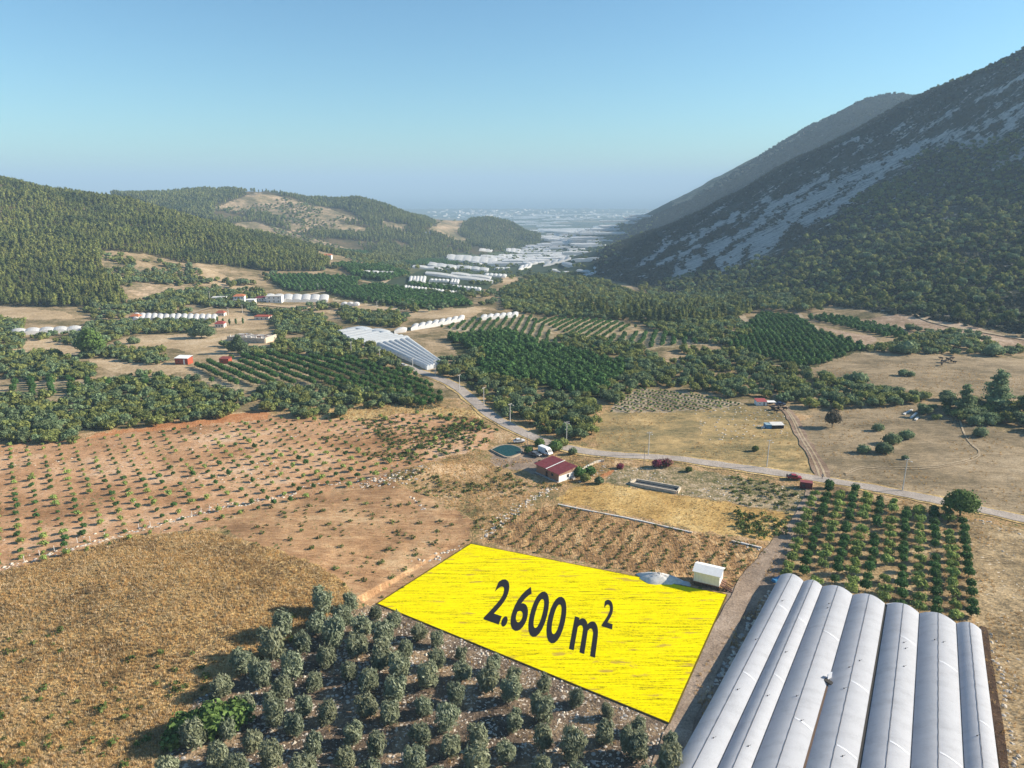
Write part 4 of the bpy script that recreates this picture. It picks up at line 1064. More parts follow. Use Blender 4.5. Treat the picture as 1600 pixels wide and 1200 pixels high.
def low_wall(px, label, name='block_wall', w=.42, h=.45, seg=2.4):
    line = smooth_line([at(*p) for p in px], seg)
    o = line[0]; r = empty(name, o); tag(r, label, 'wall')
    for a, b in zip(line, line[1:]):
        d = b-a
        if d.length < .5: continue
        mid = (a+b)/2-o
        MB().box((mid.x, mid.y, mid.z+h/2-.1), (d.xy.length-.06, w*random.uniform(.85, 1.1), h*random.uniform(.9, 1.1)), math.atan2(d.y, d.x)).build('block', M_stone if random.random() < .3 else M_offw, r)
    return r
low_wall([(872,789),(920,799),(985,811),(1040,824),(1082,833)], 'long pale low block wall between the hay and row fields')
low_wall([(1143,846),(1165,851),(1190,857)], 'short pale block wall piece near the lane')
low_wall([(905,738),(922,728),(935,722),(944,722)], 'white picket-like garden wall behind the brick house', h=.9, seg=1.2)

# ------------------------------------------------------------------ vehicles, people, poles
M_tyre = plain('tyre_rubber', (0.015, 0.015, 0.016), 0.85)
M_rim = plain('wheel_rim', (0.35, 0.35, 0.36), 0.4, metal=.6)
M_lamp = plain('headlight', (0.7, 0.7, 0.68), 0.2, spec=.5)
M_tail = plain('tail_light', (0.35, 0.02, 0.02), 0.3, spec=.5)
def paint(name, c): return plain(name, c, 0.3, 0.05, spec=0.5)
def vehicle(kind, name, px, py, rz, pm, label, cat):
    c = at(px, py); r = empty(name, (c.x, c.y, c.z+.24 if cat != 'x' else c.z), rz); tag(r, label, cat)
    if kind == 'car':
        L, W, wb, rad = 4.2, 1.72, 1.3, .31
        body = [(-2.1, .35), (2.05, .35), (2.12, .62), (1.95, .82), (.95, .93), (-1.5, .95), (-2.08, .88), (-2.14, .6)]
        cabin = [(.98, .9), (.35, 1.40), (-.95, 1.43), (-1.75, .92)]
        win = [(.84, .94), (.32, 1.34), (-.92, 1.36), (-1.58, .95)]
    else:
        L, W, wb, rad = 5.6, 2.0, 1.8, .35
        body = [(-2.8, .4), (2.7, .4), (2.82, .8), (2.55, 1.15), (1.75, 2.15), (1.2, 2.52), (-2.7, 2.55), (-2.8, 2.4)]
        cabin = None; win = [(2.42, 1.3), (1.75, 2.05), (.95, 2.05), (.95, 1.3)]
    MB().prism(body, -W/2, W/2).build('body', pm, r, bevel=.06)
    if cabin: MB().prism(cabin, -W/2+.1, W/2-.1).build('cabin', pm, r, bevel=.05)
    for s in (-1, 1):
        ins = (W/2-.1 if cabin else W/2)+.006
        m = MB(); n = len(win); m.add([(x, s*ins, z) for x, z in win], [tuple(range(n))]); m.build('side_window', M_glass, r)
    if cabin:
        m = MB(); m.quad((1.0, -.68, .93), (1.0, .68, .93), (.39, .60, 1.38), (.39, -.60, 1.38)); m.build('windscreen', M_glass, r)
        m = MB(); m.quad((-1.78, -.66, .95), (-1.78, .66, .95), (-1.0, .60, 1.41), (-1.0, -.60, 1.41)); m.build('rear_window', M_glass, r)
    else:
        m = MB(); m.quad((2.58, -.85, 1.17), (2.58, .85, 1.17), (1.80, .80, 2.13), (1.80, -.80, 2.13)); m.build('windscreen', M_glass, r)
    fx = max(x for x, z in body); bx_ = min(x for x, z in body)
    for s in (-1, 1):
        MB().box((fx-.03, s*W*.36, .68), (.12, .34, .16)).build('headlight', M_lamp, r)
        MB().box((bx_+.02, s*W*.40, .75), (.08, .2, .25)).build('tail_light', M_tail, r)
        for q in (-1, 1):
            w = MB().tube((q*wb, s*(W/2-.19), rad), (q*wb, s*(W/2+.02), rad), rad, n=14).build('wheel', M_tyre, r)
            MB().tube((q*wb, s*(W/2+.015), rad), (q*wb, s*(W/2+.04), rad), rad*.6, n=10).build('rim', M_rim, r).parent = w
    MB().box((fx-.02, 0, .45), (.14, W*.92, .16)).build('bumper', M_wdark, r)
    return r
vehicle('car', 'parked_car', 1241, 749, -.25, paint('red_paint', (.30, .02, .025)), 'red saloon car parked on the road edge', 'car')
vehicle('van', 'parked_van', 852, 710, -.85, paint('white_van_paint', (.80, .80, .80)), 'white panel van parked behind the brick house', 'van')
vehicle('car', 'parked_car', 836, 713, -.6, paint('grey_paint', (.10, .11, .12)), 'dark grey car parked beside the white van', 'car')
vehicle('car', 'parked_car', 630, 556+17, -.5, paint('silver_paint', (.6, .6, .6)), 'pale car on the road below the roadside greenhouses', 'car')
vehicle('car', 'parked_car', 811, 692, .2, paint('silver_white_paint', (.66, .66, .66)), 'silver car beside the green reservoir', 'car')
vehicle('car', 'parked_car', 1219, 634, .1, paint('dark_blue_paint', (.03, .05, .12)), 'dark blue car parked beside the small farmhouse', 'car')

def person(px, py, rz, shirt, trousers, label, stride=.18):
    c = at(px, py); r = empty('person', (c.x, c.y, c.z+.22), rz); tag(r, label, 'person')
    def skinned(name, pts, edges, rad, mat, parent):
        me = bpy.data.meshes.new(name); me.from_pydata(pts, edges, []); me.materials.append(mat)
        o = link(name, me, parent)
        md = o.modifiers.new('Skin', 'SKIN'); md.use_smooth_shade = True
        for v, rr_ in zip(me.skin_vertices[0].data if me.skin_vertices else [], rad): v.radius = (rr_, rr_)
        if not me.skin_vertices:
            bm = bmesh.new(); bm.from_mesh(me); lay = bm.verts.layers.skin.verify()
            for v, rr_ in zip(bm.verts, rad): v[lay].radius = (rr_, rr_)
            bm.verts.ensure_lookup_table(); bm.verts[0][lay].use_root = True
            bm.to_mesh(me); bm.free()
        o.modifiers.new('Subd', 'SUBSURF').levels = 1
        return o
    s = stride
    pts = [(0,0,.95),(0,0,1.2),(0,0,1.42),(0,0,1.52),(.02,0,1.64),(.01,0,1.76), (0,.1,.88),(s*.6,.1,.5),(s*.6-.06,.1,.08),(s*.6+.1,.1,.03), (0,-.1,.88),(-s*.5,-.1,.5),(-s*1.2,-.1,.1),(-s*1.2+.15,-.1,.03),
           (0,.2,1.40),(-.05,.25,1.13),(.06,.26,.88), (0,-.2,1.40),(.06,-.25,1.13),(.14,-.24,.88)]
    ed = [(0,1),(1,2),(2,3),(3,4),(4,5),(0,6),(6,7),(7,8),(8,9),(0,10),(10,11),(11,12),(12,13),(2,14),(14,15),(15,16),(2,17),(17,18),(18,19)]
    rad = [.14,.14,.15,.065,.10,.085,.095,.07,.05,.045,.095,.07,.05,.045,.07,.05,.04,.07,.05,.04]
    skinned('body', pts, ed, rad, trousers, r)
    skinned('shirt', [(0,0,1.0),(0,0,1.2),(0,0,1.41),(0,.2,1.40),(-.05,.25,1.15),(0,-.2,1.40),(.06,-.25,1.15)], [(0,1),(1,2),(2,3),(3,4),(2,5),(5,6)], [.165,.165,.17,.085,.065,.085,.065], shirt, r)
    MB().box((0, 0, 1.74), (.2, .17, .12)).build('hair', M_wdark, r, bevel=.04)
    return r
person(1229, 749, 1.2, plain('dark_cloth', (.02, .02, .025), .9), plain('dark_trousers', (.025, .022, .022), .9), 'person in dark clothes standing at the rear of the red car', .02)
person(1284.5, 749, 1.4, plain('white_cloth', (.7, .7, .68), .9), plain('grey_trousers', (.08, .075, .07), .9), 'person in a white shirt walking where track meets road')

M_pole = plain('pale_concrete_pole', (.58, .56, .53), .8)
def pole(px, py, hpx, label, lamp=False, arms=True, metal=False, ang=0.3):
    c = at(px, py); d = math.hypot(math.hypot(c.x, c.y), c.z-CAMZ)
    h = hpx*d/FOC*1.06; r = empty('utility_pole', c, ang); tag(r, label, 'pole', 'utility poles along the valley')
    mat = M_gut if metal else M_pole
    MB().tube((0, 0, -.3), (0, 0, h), .17 if not metal else .09, .11 if not metal else .06, n=8).build('shaft', mat, r)
    if arms:
        ca = MB().box((0, 0, h-.25), (2.0, .12, .12)).build('crossarm', mat, r)
        for x in (-.85, 0, .85): MB().tube((x, 0, h-.19), (x, 0, h+.1), .06, n=6).build('insulator', M_offw, ca)
    if lamp:
        la = MB().tube((0, 0, h-.8), (.25, -1.1, h-.45), .045, n=5).build('lamp_arm', mat, r)
        MB().box((.3, -1.35, h-.45), (.28, .6, .14)).build('lamp_head', M_offw, la)
    return r
pole(718, 610, 24, 'pale concrete pole with a crossarm where the road leaves the trees', ang=.9); pole(756, 633, 27, 'pale concrete T-topped pole beside the road bend', ang=.9); pole(797, 662, 31, 'pale concrete pole between the road and dark thicket', lamp=True, ang=.8)
pole(885, 692, 33, 'white concrete pole standing before the rounded trees beside the brick house', lamp=True); pole(1013, 712, 36, 'white pole on the pasture side of the road near the pink bush', lamp=True); pole(1198, 730, 40, 'white pole on the pasture side of the road near the red car', lamp=True)
pole(1410, 767, 44, 'white leaning pole on the meadow edge above the orchard', lamp=True)
pole(680, 588, 24, 'pale pole below the lower end of the roadside greenhouse', ang=.9); pole(645, 579, 18, 'short pale pole beside the silver car', ang=.9); pole(594, 567, 20, 'pale pole at the top of the dark citrus rows', ang=.9); pole(549, 552, 17, 'pale pole near the grey greenhouse corner', ang=.9)
pole(109, 527, 13, 'pale pole beside the tall round field tree'); pole(1006, 727, 30, 'thin dark metal pole opposite the white roadside pole', arms=False, metal=True)
pole(824, 700, 20, 'thin dark pole beside the reservoir', arms=False, metal=True); pole(357, 492, 10, 'pale pole above the cypress row in the hamlet'); pole(379, 489, 11, 'pale pole beside the hamlet garden')
for k, (px, py, h, lab) in enumerate([(470,455,9,'tiny pale pole at the upper dark orchard corner'),(497,453,9,'tiny pale pole along the upper dark orchard'),(532,450,9,'tiny pale pole before the upper orchard road'),(589,481,9,'tiny pale pole beside the white tunnel strips'),(649,477,8,'tiny pale pole below the dark triangular orchard'),(328,468,11,'pale pole on the hamlet road')]): pole(px, py, h, lab)
# little posts along the stony field edge
for k, (px, py) in enumerate([(38,877),(62,868),(85,861),(121,848),(141,846),(164,840),(217,826),(235,822),(300,806),(315,801),(328,797),(341,794)]):
    c = at(px, py); p = MB().tube((0, 0, -.2), (0, 0, 1.5), .075, n=6).build('fence_post', M_pole, None, c)
    tag(p, 'short pale fence post along the stony edge of the young orchard', 'post', 'fence posts along the stony edge')
# pale boards stacked in the meadow
for k, (x0, y0, x1, y1) in enumerate([(1412,648,1425,641),(1423,654,1432,646),(1430,657,1434,653)]):
    a, b = at(x0, y0), at(x1, y1); d = b-a
    o = MB().box((0, 0, .25), (d.xy.length, .8, .4)).build('board_stack', M_offw, None, (a+b)/2, math.atan2(d.y, d.x))
    tag(o, 'pale stack of sheets lying in the meadow beside dark bushes', 'stack', 'pale stacks in the meadow')
# cattle on the far meadow
M_hide = plain('dark_hide', (.02, .017, .015), .9)
for k, (px, py) in enumerate([(1471,566),(1477,566),(1480,563),(1483,563),(1486,566),(1491,568),(1471,571),(1487,562),(1470,562),(1475,567),(1208,641),(1212,645),(1216,640),(1221,637),(1226,641),(1207,640)]):
    c = at(px, py); o = MB()
    o.prism([(-.9, .75), (-.95, 1.2), (-.75, 1.42), (.6, 1.4), (.85, 1.3), (.8, .85), (.4, .65)], -.3, .3)
    o.add([(x, y, z) for x, z in ((.7, 1.1), (.85, 1.45), (1.35, 1.3), (1.4, 1.05), (1.1, .95)) for y in (-.14, .14)], [(0,2,4,6,8), (1,9,7,5,3), (0,1,3,2), (2,3,5,4), (4,5,7,6), (6,7,9,8), (8,9,1,0)])
    for x in (-.75, .55):
        for y in (-.2, .2): o.tube((x, y, .9), (x, y, 0), .1, .06, n=5)
    o.tube((-.95, 0, 1.3), (-1.05, 0, .6), .04, n=4)
    ob = o.build('cow', M_hide, None, c, random.uniform(0, 6)); 
    tag(ob, 'dark cow standing on the far brown meadow' if k < 10 else 'dark cow near the small white farmhouse', 'cow', 'cattle on the far meadow' if k < 10 else 'cattle near the farmhouse')

# ------------------------------------------------------------------ plants: prototypes
M_bark = plain('bark', (0.10, 0.075, 0.055), 0.95, 0.25, 3)
F_olive = foliage('olive_leaves', (0.132, 0.161, 0.098), (0.247, 0.287, 0.190), (0.391, 0.431, 0.316), trans=.36, objvar=.2)
F_citrus = foliage('citrus_leaves', (0.037, 0.088, 0.025), (0.075, 0.163, 0.048), (0.125, 0.237, 0.069), trans=.32, objvar=.25)
F_pome = foliage('pomegranate_leaves', (0.13, 0.19, 0.05), (0.25, 0.34, 0.095), (0.36, 0.44, 0.14), objvar=.22)
F_scrub = foliage('scrub_leaves', (0.092, 0.127, 0.039), (0.213, 0.253, 0.081), (0.333, 0.356, 0.138), trans=.38, objvar=.32)
F_scrubd = foliage('evergreen_scrub_leaves', (0.077, 0.123, 0.064), (0.161, 0.231, 0.119), (0.266, 0.343, 0.182), trans=.38, objvar=.3)
F_pine = foliage('pine_needles', (0.083, 0.112, 0.033), (0.177, 0.212, 0.061), (0.283, 0.307, 0.094), trans=.32, objvar=.35, patch=(75, (0.065, 0.095, 0.032), (0.20, 0.22, 0.065)))
F_pinel = foliage('light_pine_needles', (0.081, 0.109, 0.032), (0.207, 0.236, 0.071), (0.368, 0.368, 0.109), trans=.32, objvar=.5, patch=(75, (0.07, 0.10, 0.034), (0.25, 0.26, 0.08)))
F_mscrub = foliage('mountain_scrub_leaves', (0.028, 0.038, 0.024), (0.058, 0.068, 0.042), (0.10, 0.105, 0.06), objvar=.4)
F_broad = foliage('broad_leaves', (0.055, 0.105, 0.028), (0.12, 0.20, 0.055), (0.19, 0.29, 0.09), objvar=.12)
F_weed = foliage('green_weeds', (0.05, 0.085, 0.02), (0.10, 0.145, 0.04), (0.16, 0.19, 0.07), objvar=.35)
F_dry = foliage('dry_stalks', (0.34, 0.215, 0.085), (0.55, 0.38, 0.165), (0.74, 0.59, 0.35), trans=.3, objvar=.3, patch=(16, (0.24, 0.16, 0.085), (0.62, 0.48, 0.27)))
F_pale = foliage('pale_stalks', (0.40, 0.31, 0.17), (0.58, 0.47, 0.30), (0.72, 0.62, 0.44), trans=.15, objvar=.2)
F_pink = foliage('oleander_bloom', (0.05, 0.06, 0.025), (0.22, 0.035, 0.08), (0.36, 0.07, 0.14), objvar=.1)
F_bare = foliage('grey_twigs', (0.07, 0.065, 0.05), (0.11, 0.105, 0.075), (0.15, 0.14, 0.10), objvar=.1)

_ico = {}
def ico(sub):
    if sub not in _ico:
        bm = bmesh.new(); bmesh.ops.create_icosphere(bm, subdivisions=sub, radius=1.0)
        _ico[sub] = (np.array([v.co[:] for v in bm.verts]), np.array([[v.index for v in f.verts] for f in bm.faces])); bm.free()
    return _ico[sub]
def crown_mesh(name, lobes, n, size, mat, seed, core=.80, sub=1, up=.25, aspect=1.0, spread=.16, low=-.55):
    """foliage: an uneven dark inner mass and many loose leaf clumps spread through and round it"""
    r = np.random.default_rng(seed); V_, F_ = [], []; base = 0
    if core:
        iv, if_ = ico(sub)
        for (cx, cy_, cz, rx, ry, rz_) in lobes:
            p = iv*(1+r.normal(0, .10, (len(iv), 1)))*core*np.array([rx, ry, rz_])+np.array([cx, cy_, cz])
            V_.append(p); f = if_+base; F_.append(np.concatenate([f, f[:, 2:3]], 1)); base += len(iv)
    L = np.array(lobes); ar = (L[:, 3]*L[:, 4]*L[:, 5])**(2/3)
    pick = r.choice(len(L), n, p=ar/ar.sum())
    d = r.normal(0, 1, (n, 3)); d /= np.linalg.norm(d, axis=1, keepdims=True)
    d[:, 2] = np.where(d[:, 2] < low, -d[:, 2]*.6, d[:, 2])
    pos = L[pick, :3]+d*L[pick, 3:]*(1+r.normal(0, spread, (n, 1))-.04)
    nrm = d+r.normal(0, .55, (n, 3))+np.array([0, 0, up]); nrm /= np.linalg.norm(nrm, axis=1, keepdims=True)
    t = np.cross(nrm, r.normal(0, 1, (n, 3))); 
    if aspect != 1.0:                   # sprays that point outward and up
        g = d*np.array([.6, .6, .5])+np.array([0, 0, .9]); t = g-nrm*np.sum(g*nrm, 1, keepdims=True)
    t /= np.linalg.norm(t, axis=1, keepdims=True)+1e-9; b = np.cross(nrm, t)
    s = size*r.uniform(.55, 1.35, (n, 1))
    P = np.stack([pos-t*s*aspect*.5, pos-b*s*.5+nrm*s*.12, pos+t*s*aspect*.62, pos+b*s*.5+nrm*s*.12], 1)
    V_.append(P.reshape(-1, 3)); F_.append((np.arange(n*4).reshape(n, 4))+base)
    vv, ff = np.concatenate(V_), np.concatenate(F_)
    me = bpy.data.meshes.new(name)
    fl = [tuple(q[:3]) if q[2] == q[3] else tuple(q) for q in ff.tolist()]
    me.from_pydata(vv.tolist(), [], fl); me.materials.append(mat); me.update(); return me
def trunk_mesh(name, h, r0, limbs=4, seed=0, spread=.9, lean=.1):
    r = random.Random(seed); m = MB(); p = Vector((r.uniform(-lean, lean), r.uniform(-lean, lean), h*.55))
    m.tube((0, 0, -.35), p, r0, r0*.75, 6)
    for k in range(limbs):
        a = 2*math.pi*k/limbs+r.uniform(-.4, .4); q = p+Vector((math.cos(a)*spread, math.sin(a)*spread, h*.45)); m.tube(p, q, r0*.5, r0*.2, 5)
    me = bpy.data.meshes.new(name); me.from_pydata(m.v, [], m.f); me.materials.append(M_bark); return me
def lobes_round(r, n, w, h, z0, seed, jit=.45, sz=(.45, .7)):
    q = np.random.default_rng(seed); out = []
    for k in range(n):
        a = 2*math.pi*k/n+q.uniform(-.4, .4); rad = w*jit*q.uniform(.5, 1.1)*(0 if k == 0 else 1)
        s = q.uniform(*sz)*w; z = z0+h*q.uniform(.35, .7)
        out.append((rad*math.cos(a), rad*math.sin(a), z if k else z0+h*.58, s, s, min(s*1.0, h*.48)))
    return out
PROTO = {}
# olive: upright plumes round a short trunk; unit size = metres
def olive_lobes(seed):
    q = np.random.default_rng(seed); out = [(0, 0, 2.2, 1.45, 1.45, 2.0), (.5, -.4, 1.1, 1.0, 1.0, .9), (-.5, .3, 1.2, 1.0, 1.0, 1.0)]
    for k in range(8):
        a = q.uniform(0, 6.28); d = q.uniform(.5, 1.35); z = q.uniform(1.4, 3.5)
        out.append((d*math.cos(a), d*math.sin(a), z, q.uniform(.55, .8), q.uniform(.55, .8), q.uniform(.9, 1.35)))
    return out
PROTO['olive'] = [(crown_mesh('olive_crown', olive_lobes(s), 1500, .24, F_olive, s, core=.80, aspect=2.4, spread=.15), trunk_mesh('olive_trunk', 2.4, .22, 4, s)) for s in range(6)]
PROTO['citrus'] = [(crown_mesh('citrus_crown', [(0, 0, 1.65, 1.25, 1.25, 1.3)]+lobes_round(1.2, 5, 1.35, 2.3, .45, s, .55, (.4, .55)), 420, .36, F_citrus, s, spread=.08), trunk_mesh('citrus_trunk', 1.2, .12, 3, s, .4)) for s in range(5)]
PROTO['pome'] = [(crown_mesh('pomegranate_crown', lobes_round(1.4, 7, 1.75, 2.6, .35, s+20, .6, (.34, .5)), 420, .40, F_pome, s, core=.7, spread=.2), trunk_mesh('pomegranate_trunk', 1.2, .10, 4, s, .5)) for s in range(5)]
def scrub_lobes(seed):
    return lobes_round(1, 6, 2.2, 3.6, .1, seed, .75, (.45, .62))
PROTO['scrub'] = [(crown_mesh('shrub_crown', scrub_lobes(s+40), 420, .55, (F_scrub, F_scrubd)[s % 2], s, core=.84, spread=.10), trunk_mesh('shrub_trunk', 1.4, .14, 4, s, .7)) for s in range(6)]
PROTO['scrub_far'] = [crown_mesh('shrub_crown', scrub_lobes(s+60), 130, .95, (F_scrub, F_scrubd)[s % 2], s, core=.86, spread=.10) for s in range(5)]
PROTO['citrus_far'] = [crown_mesh('citrus_crown', [(0, 0, 1.65, 1.5, 1.5, 1.55)], 70, .75, F_citrus, s, core=.92, spread=.08) for s in range(4)]
PROTO['sapling'] = [crown_mesh('sapling_crown', lobes_round(.6, 4, .78, 1.35, .0, s+80, .5, (.5, .7)), 80, .32, (F_citrus, F_pome)[s % 2], s, core=.75, spread=.15) for s in range(6)]
def pine_lobes(seed, w=2.6, h=11):
    q = np.random.default_rng(seed); out = []
    for k in range(9):
        f = k/8; z = h*(.22+.70*f); rr_ = w*(1.05-.72*f)*q.uniform(.75, 1.1); a = q.uniform(0, 6.28); d = rr_*.40*(1-f)+.15
        out.append((d*math.cos(a), d*math.sin(a), z, rr_*.85, rr_*.85, 1.1+.5*(1-f)))
    return out
PROTO['pine'] = [(crown_mesh('pine_crown', pine_lobes(s+100), 320, .85, (F_pine, F_pinel)[s % 2], s, core=.82, up=.5, spread=.14), trunk_mesh('pine_trunk', 7.5, .2, 0, s, lean=.2)) for s in range(5)]
PROTO['pine_far'] = [crown_mesh('pine_crown', [(0, 0, 3.6, 1.9, 1.9, 3.2), (.3, .2, 7.2, 1.75, 1.75, 2.6), (-.5, -.3, 5.5, 1.6, 1.6, 2.0)], 120, 1.15, (F_pine, F_pinel)[s % 2], s, core=.80, up=.5, spread=.18) for s in range(6)]
PROTO['pine_round'] = [crown_mesh('pine_crown', lobes_round(2, 5, 3.4, 7.5, 1.2, s+130, .6, (.5, .7)), 120, 1.4, (F_pine, F_pinel, F_pine, F_scrubd)[s % 4], s, core=.80, up=.5, spread=.14) for s in range(8)]
PROTO['mscrub'] = [crown_mesh('shrub_crown', [(0, 0, .9, 1.5, 1.5, 1.3), (.9, .4, .7, 1.0, 1.0, .9)], 36, 1.0, F_mscrub, s, core=.9, spread=.12) for s in range(4)]
def tuft_mesh(seed, mat, n=16, h=.62, w=.5):
    q = np.random.default_rng(seed); V_, F_ = [], []
    for k in range(n):
        a = q.uniform(0, 6.28); r0 = q.uniform(0, w*.55); x, y = r0*math.cos(a), r0*math.sin(a); l = q.uniform(.55, 1.1)*h; b = q.uniform(0, 6.28); ln = q.uniform(.1, .55)*h
        t = q.uniform(0, 3.14); wd = q.uniform(.03, .07)
        V_ += [(x-wd*math.cos(t), y-wd*math.sin(t), -.05), (x+wd*math.cos(t), y+wd*math.sin(t), -.05), (x+ln*math.cos(b), y+ln*math.sin(b), l)]
        F_.append((3*k, 3*k+1, 3*k+2))
    me = bpy.data.meshes.new('grass_tuft'); me.from_pydata(V_, [], F_); me.materials.append(mat); return me
PROTO['tuft'] = [tuft_mesh(s, (F_dry, F_dry, F_dry, F_pale)[s % 4]) for s in range(8)]
PROTO['tuft_red'] = [tuft_mesh(s+30, F_dry, 12, .5, .6) for s in range(4)]
PROTO['tuft_pale'] = [tuft_mesh(s+50, F_pale, 16, .55, .6) for s in range(4)]
PROTO['weed'] = [crown_mesh('weed_clump', [(0, 0, .22, .42, .42, .30)], 26, .26, F_weed, s, core=.0, spread=.25, low=-.2) for s in range(4)]
def stone_mesh(seed, mat):
    iv, if_ = ico(1); q = np.random.default_rng(seed)
    me = bpy.data.meshes.new('stone'); me.from_pydata((iv*(1+q.normal(0, .16, (len(iv), 1)))*np.array([.5, .42, .3])).tolist(), [], if_.tolist()); me.materials.append(mat); return me
M_rock = plain('limestone', (.52, .46, .38), .95, .25, .9); M_rockg = plain('grey_limestone', (.40, .37, .34), .95, .25, .9)
PROTO['stone'] = [stone_mesh(s, (M_rock, M_rock, M_rockg)[s % 3]) for s in range(6)]

# ------------------------------------------------------------------ scattering
def instances(name, protos, pts, rot, scl, label_kind='stuff', group_kind='stuff'):
    """ground cover and woods nobody could count: one object that repeats a few plants over points"""
    if len(pts) == 0: return None
    src = bpy.data.collections.new(name+'_plants')
    for k, me in enumerate(protos):
        o = bpy.data.objects.new(me.name, me); src.objects.link(o)
    me = bpy.data.meshes.new(name); pts = np.asarray(pts, np.float32)
    me.vertices.add(len(pts)); me.vertices.foreach_set('co', pts.ravel())
    a = me.attributes.new('turn', 'FLOAT_VECTOR', 'POINT'); z = np.zeros_like(pts); z[:, 2] = rot; a.data.foreach_set('vector', z.ravel())
    a = me.attributes.new('size', 'FLOAT_VECTOR', 'POINT'); a.data.foreach_set('vector', np.asarray(scl, np.float32).ravel())
    a = me.attributes.new('sort', 'INT', 'POINT'); a.data.foreach_set('value', rng.integers(0, len(protos), len(pts)).astype(np.int32))
    o = link(name, me)
    ng = bpy.data.node_groups.new(name, 'GeometryNodeTree')
    ng.interface.new_socket('Geometry', in_out='INPUT', socket_type='NodeSocketGeometry'); ng.interface.new_socket('Geometry', in_out='OUTPUT', socket_type='NodeSocketGeometry')
    gi, go = ng.nodes.new('NodeGroupInput'), ng.nodes.new('NodeGroupOutput')
    iop = ng.nodes.new('GeometryNodeInstanceOnPoints'); ci = ng.nodes.new('GeometryNodeCollectionInfo')
    ci.inputs['Collection'].default_value = src; ci.inputs['Separate Children'].default_value = True; ci.inputs['Reset Children'].default_value = True
    def attr(n, dt):
        nd = ng.nodes.new('GeometryNodeInputNamedAttribute'); nd.data_type = dt; nd.inputs['Name'].default_value = n
        return [s for s in nd.outputs if s.enabled and s.name == 'Attribute'][0]
    eu = ng.nodes.new('FunctionNodeEulerToRotation')
    ng.links.new(gi.outputs[0], iop.inputs['Points']); ng.links.new(ci.outputs[0], iop.inputs['Instance'])
    iop.inputs['Pick Instance'].default_value = True
    ng.links.new(attr('sort', 'INT'), iop.inputs['Instance Index'])
    ng.links.new(attr('turn', 'FLOAT_VECTOR'), eu.inputs[0]); ng.links.new(eu.outputs[0], iop.inputs['Rotation'])
    ng.links.new(attr('size', 'FLOAT_VECTOR'), iop.inputs['Scale'])
    ng.links.new(iop.outputs[0], go.inputs[0])
    md = o.modifiers.new('plants', 'NODES'); md.node_group = ng
    return tag(o, kind='stuff')

def mask_of(polys, rmin=0, rmax=1e9, exclude=()):
    m = np.zeros(PXG.shape, bool)
    for p in polys: m |= inside_poly(PXG, PYG, p)
    for p in exclude: m &= ~inside_poly(PXG, PYG, p)
    return m & VIS & (RR > rmin) & (RR < rmax) & (np.abs(TH) < .80)
def scatter(mask, spacing, jit=.42, angle=0.0, spacing2=None, thin=0.0, clump=None, rows=False):
    """points of the ground in the mask, on a loosened (or, for planted rows, nearly regular) grid"""
    idx = np.argwhere(mask)
    if not len(idx): return np.zeros((0, 3))
    xs, ys = GX[mask], GY[mask]; c, s = math.cos(angle), math.sin(angle)
    u, v = xs*c+ys*s, -xs*s+ys*c; sp2 = spacing2 or spacing
    gu = np.arange(u.min(), u.max()+spacing, spacing); gv = np.arange(v.min(), v.max()+sp2, sp2)
    U, W = np.meshgrid(gu, gv); 
    if not rows: U = U+(np.arange(len(gv))[:, None] % 2)*spacing*.5
    U = U+rng.uniform(-jit, jit, U.shape)*spacing; W = W+rng.uniform(-jit, jit, W.shape)*sp2
    X, Y = (U*c-W*s).ravel(), (U*s+W*c).ravel()
    ok = lookup(mask, X, Y)
    if thin: ok &= rng.random(X.shape) > thin
    if clump: ok &= fbm(X/clump[0]+3, Y/clump[0]+8, 3) > clump[1]
    X, Y = X[ok], Y[ok]
    return np.stack([X, Y, height(X, Y)], 1) if len(X) else np.zeros((0, 3))
def clear_of(pts, lines, d):
    """drop plants standing on roads or in buildings"""
    if not len(pts): return pts
    keep = np.ones(len(pts), bool)
    for q in lines: keep &= np.hypot(pts[:, 0]-q[0], pts[:, 1]-q[1]) > (q[2] if len(q) > 2 else d)
    return pts[keep]
KEEP_OUT = [(p.x, p.y, 5.2) for p in smooth_line([at(*p) for p in ROAD_PX], 4)]+[(p.x, p.y, 3.4) for p in smooth_line([at(*p) for p in TRACK_PX], 3)]
for o in COL.objects:
    if o.parent is None and o.get('category') in ('house', 'shed', 'container', 'car', 'van', 'hut', 'ruin', 'reservoir', 'pit'):
        KEEP_OUT.append((o.location.x, o.location.y, {'house': 9, 'ruin': 13, 'reservoir': 9, 'pit': 7, 'shed': 7}.get(o['category'], 4.5)))
KEEP_OUT.append((house.location.x+5, house.location.y+1, 8)); KEEP_OUT.append((hut.location.x+3, hut.location.y, 5))
GHBOX = []
for o in COL.objects:
    if o.get('category') == 'greenhouse' and o is not gh:
        ch = [c for c in o.children] or [o]
        P = np.concatenate([np.array([tuple(c.matrix_basis @ v.co) for v in c.data.vertices])+(np.array(o.location) if c is not o else 0) for c in ch if c.type == 'MESH'])
        if o.location.y < 1600: GHBOX.append(P)
from mathutils import geometry as _mg
GHPOLY = []
for P in GHBOX:
    pts2 = [Vector(p[:2]) for p in P]; hull = [pts2[i] for i in _mg.convex_hull_2d(pts2)]
    GHPOLY.append([tuple(p) for p in hull])
def out_of_houses(pts):
    pts = clear_of(pts, KEEP_OUT, 4)
    for hpoly in GHPOLY:
        if len(pts): pts = pts[~inside_poly(pts[:, 0], pts[:, 1], hpoly)]
    return pts
def copy_tree(root, parent=None):
    c = root.copy(); COL.objects.link(c)
    if parent is not None: c.parent = parent
    for ch in root.children: copy_tree(ch, c)
    return c
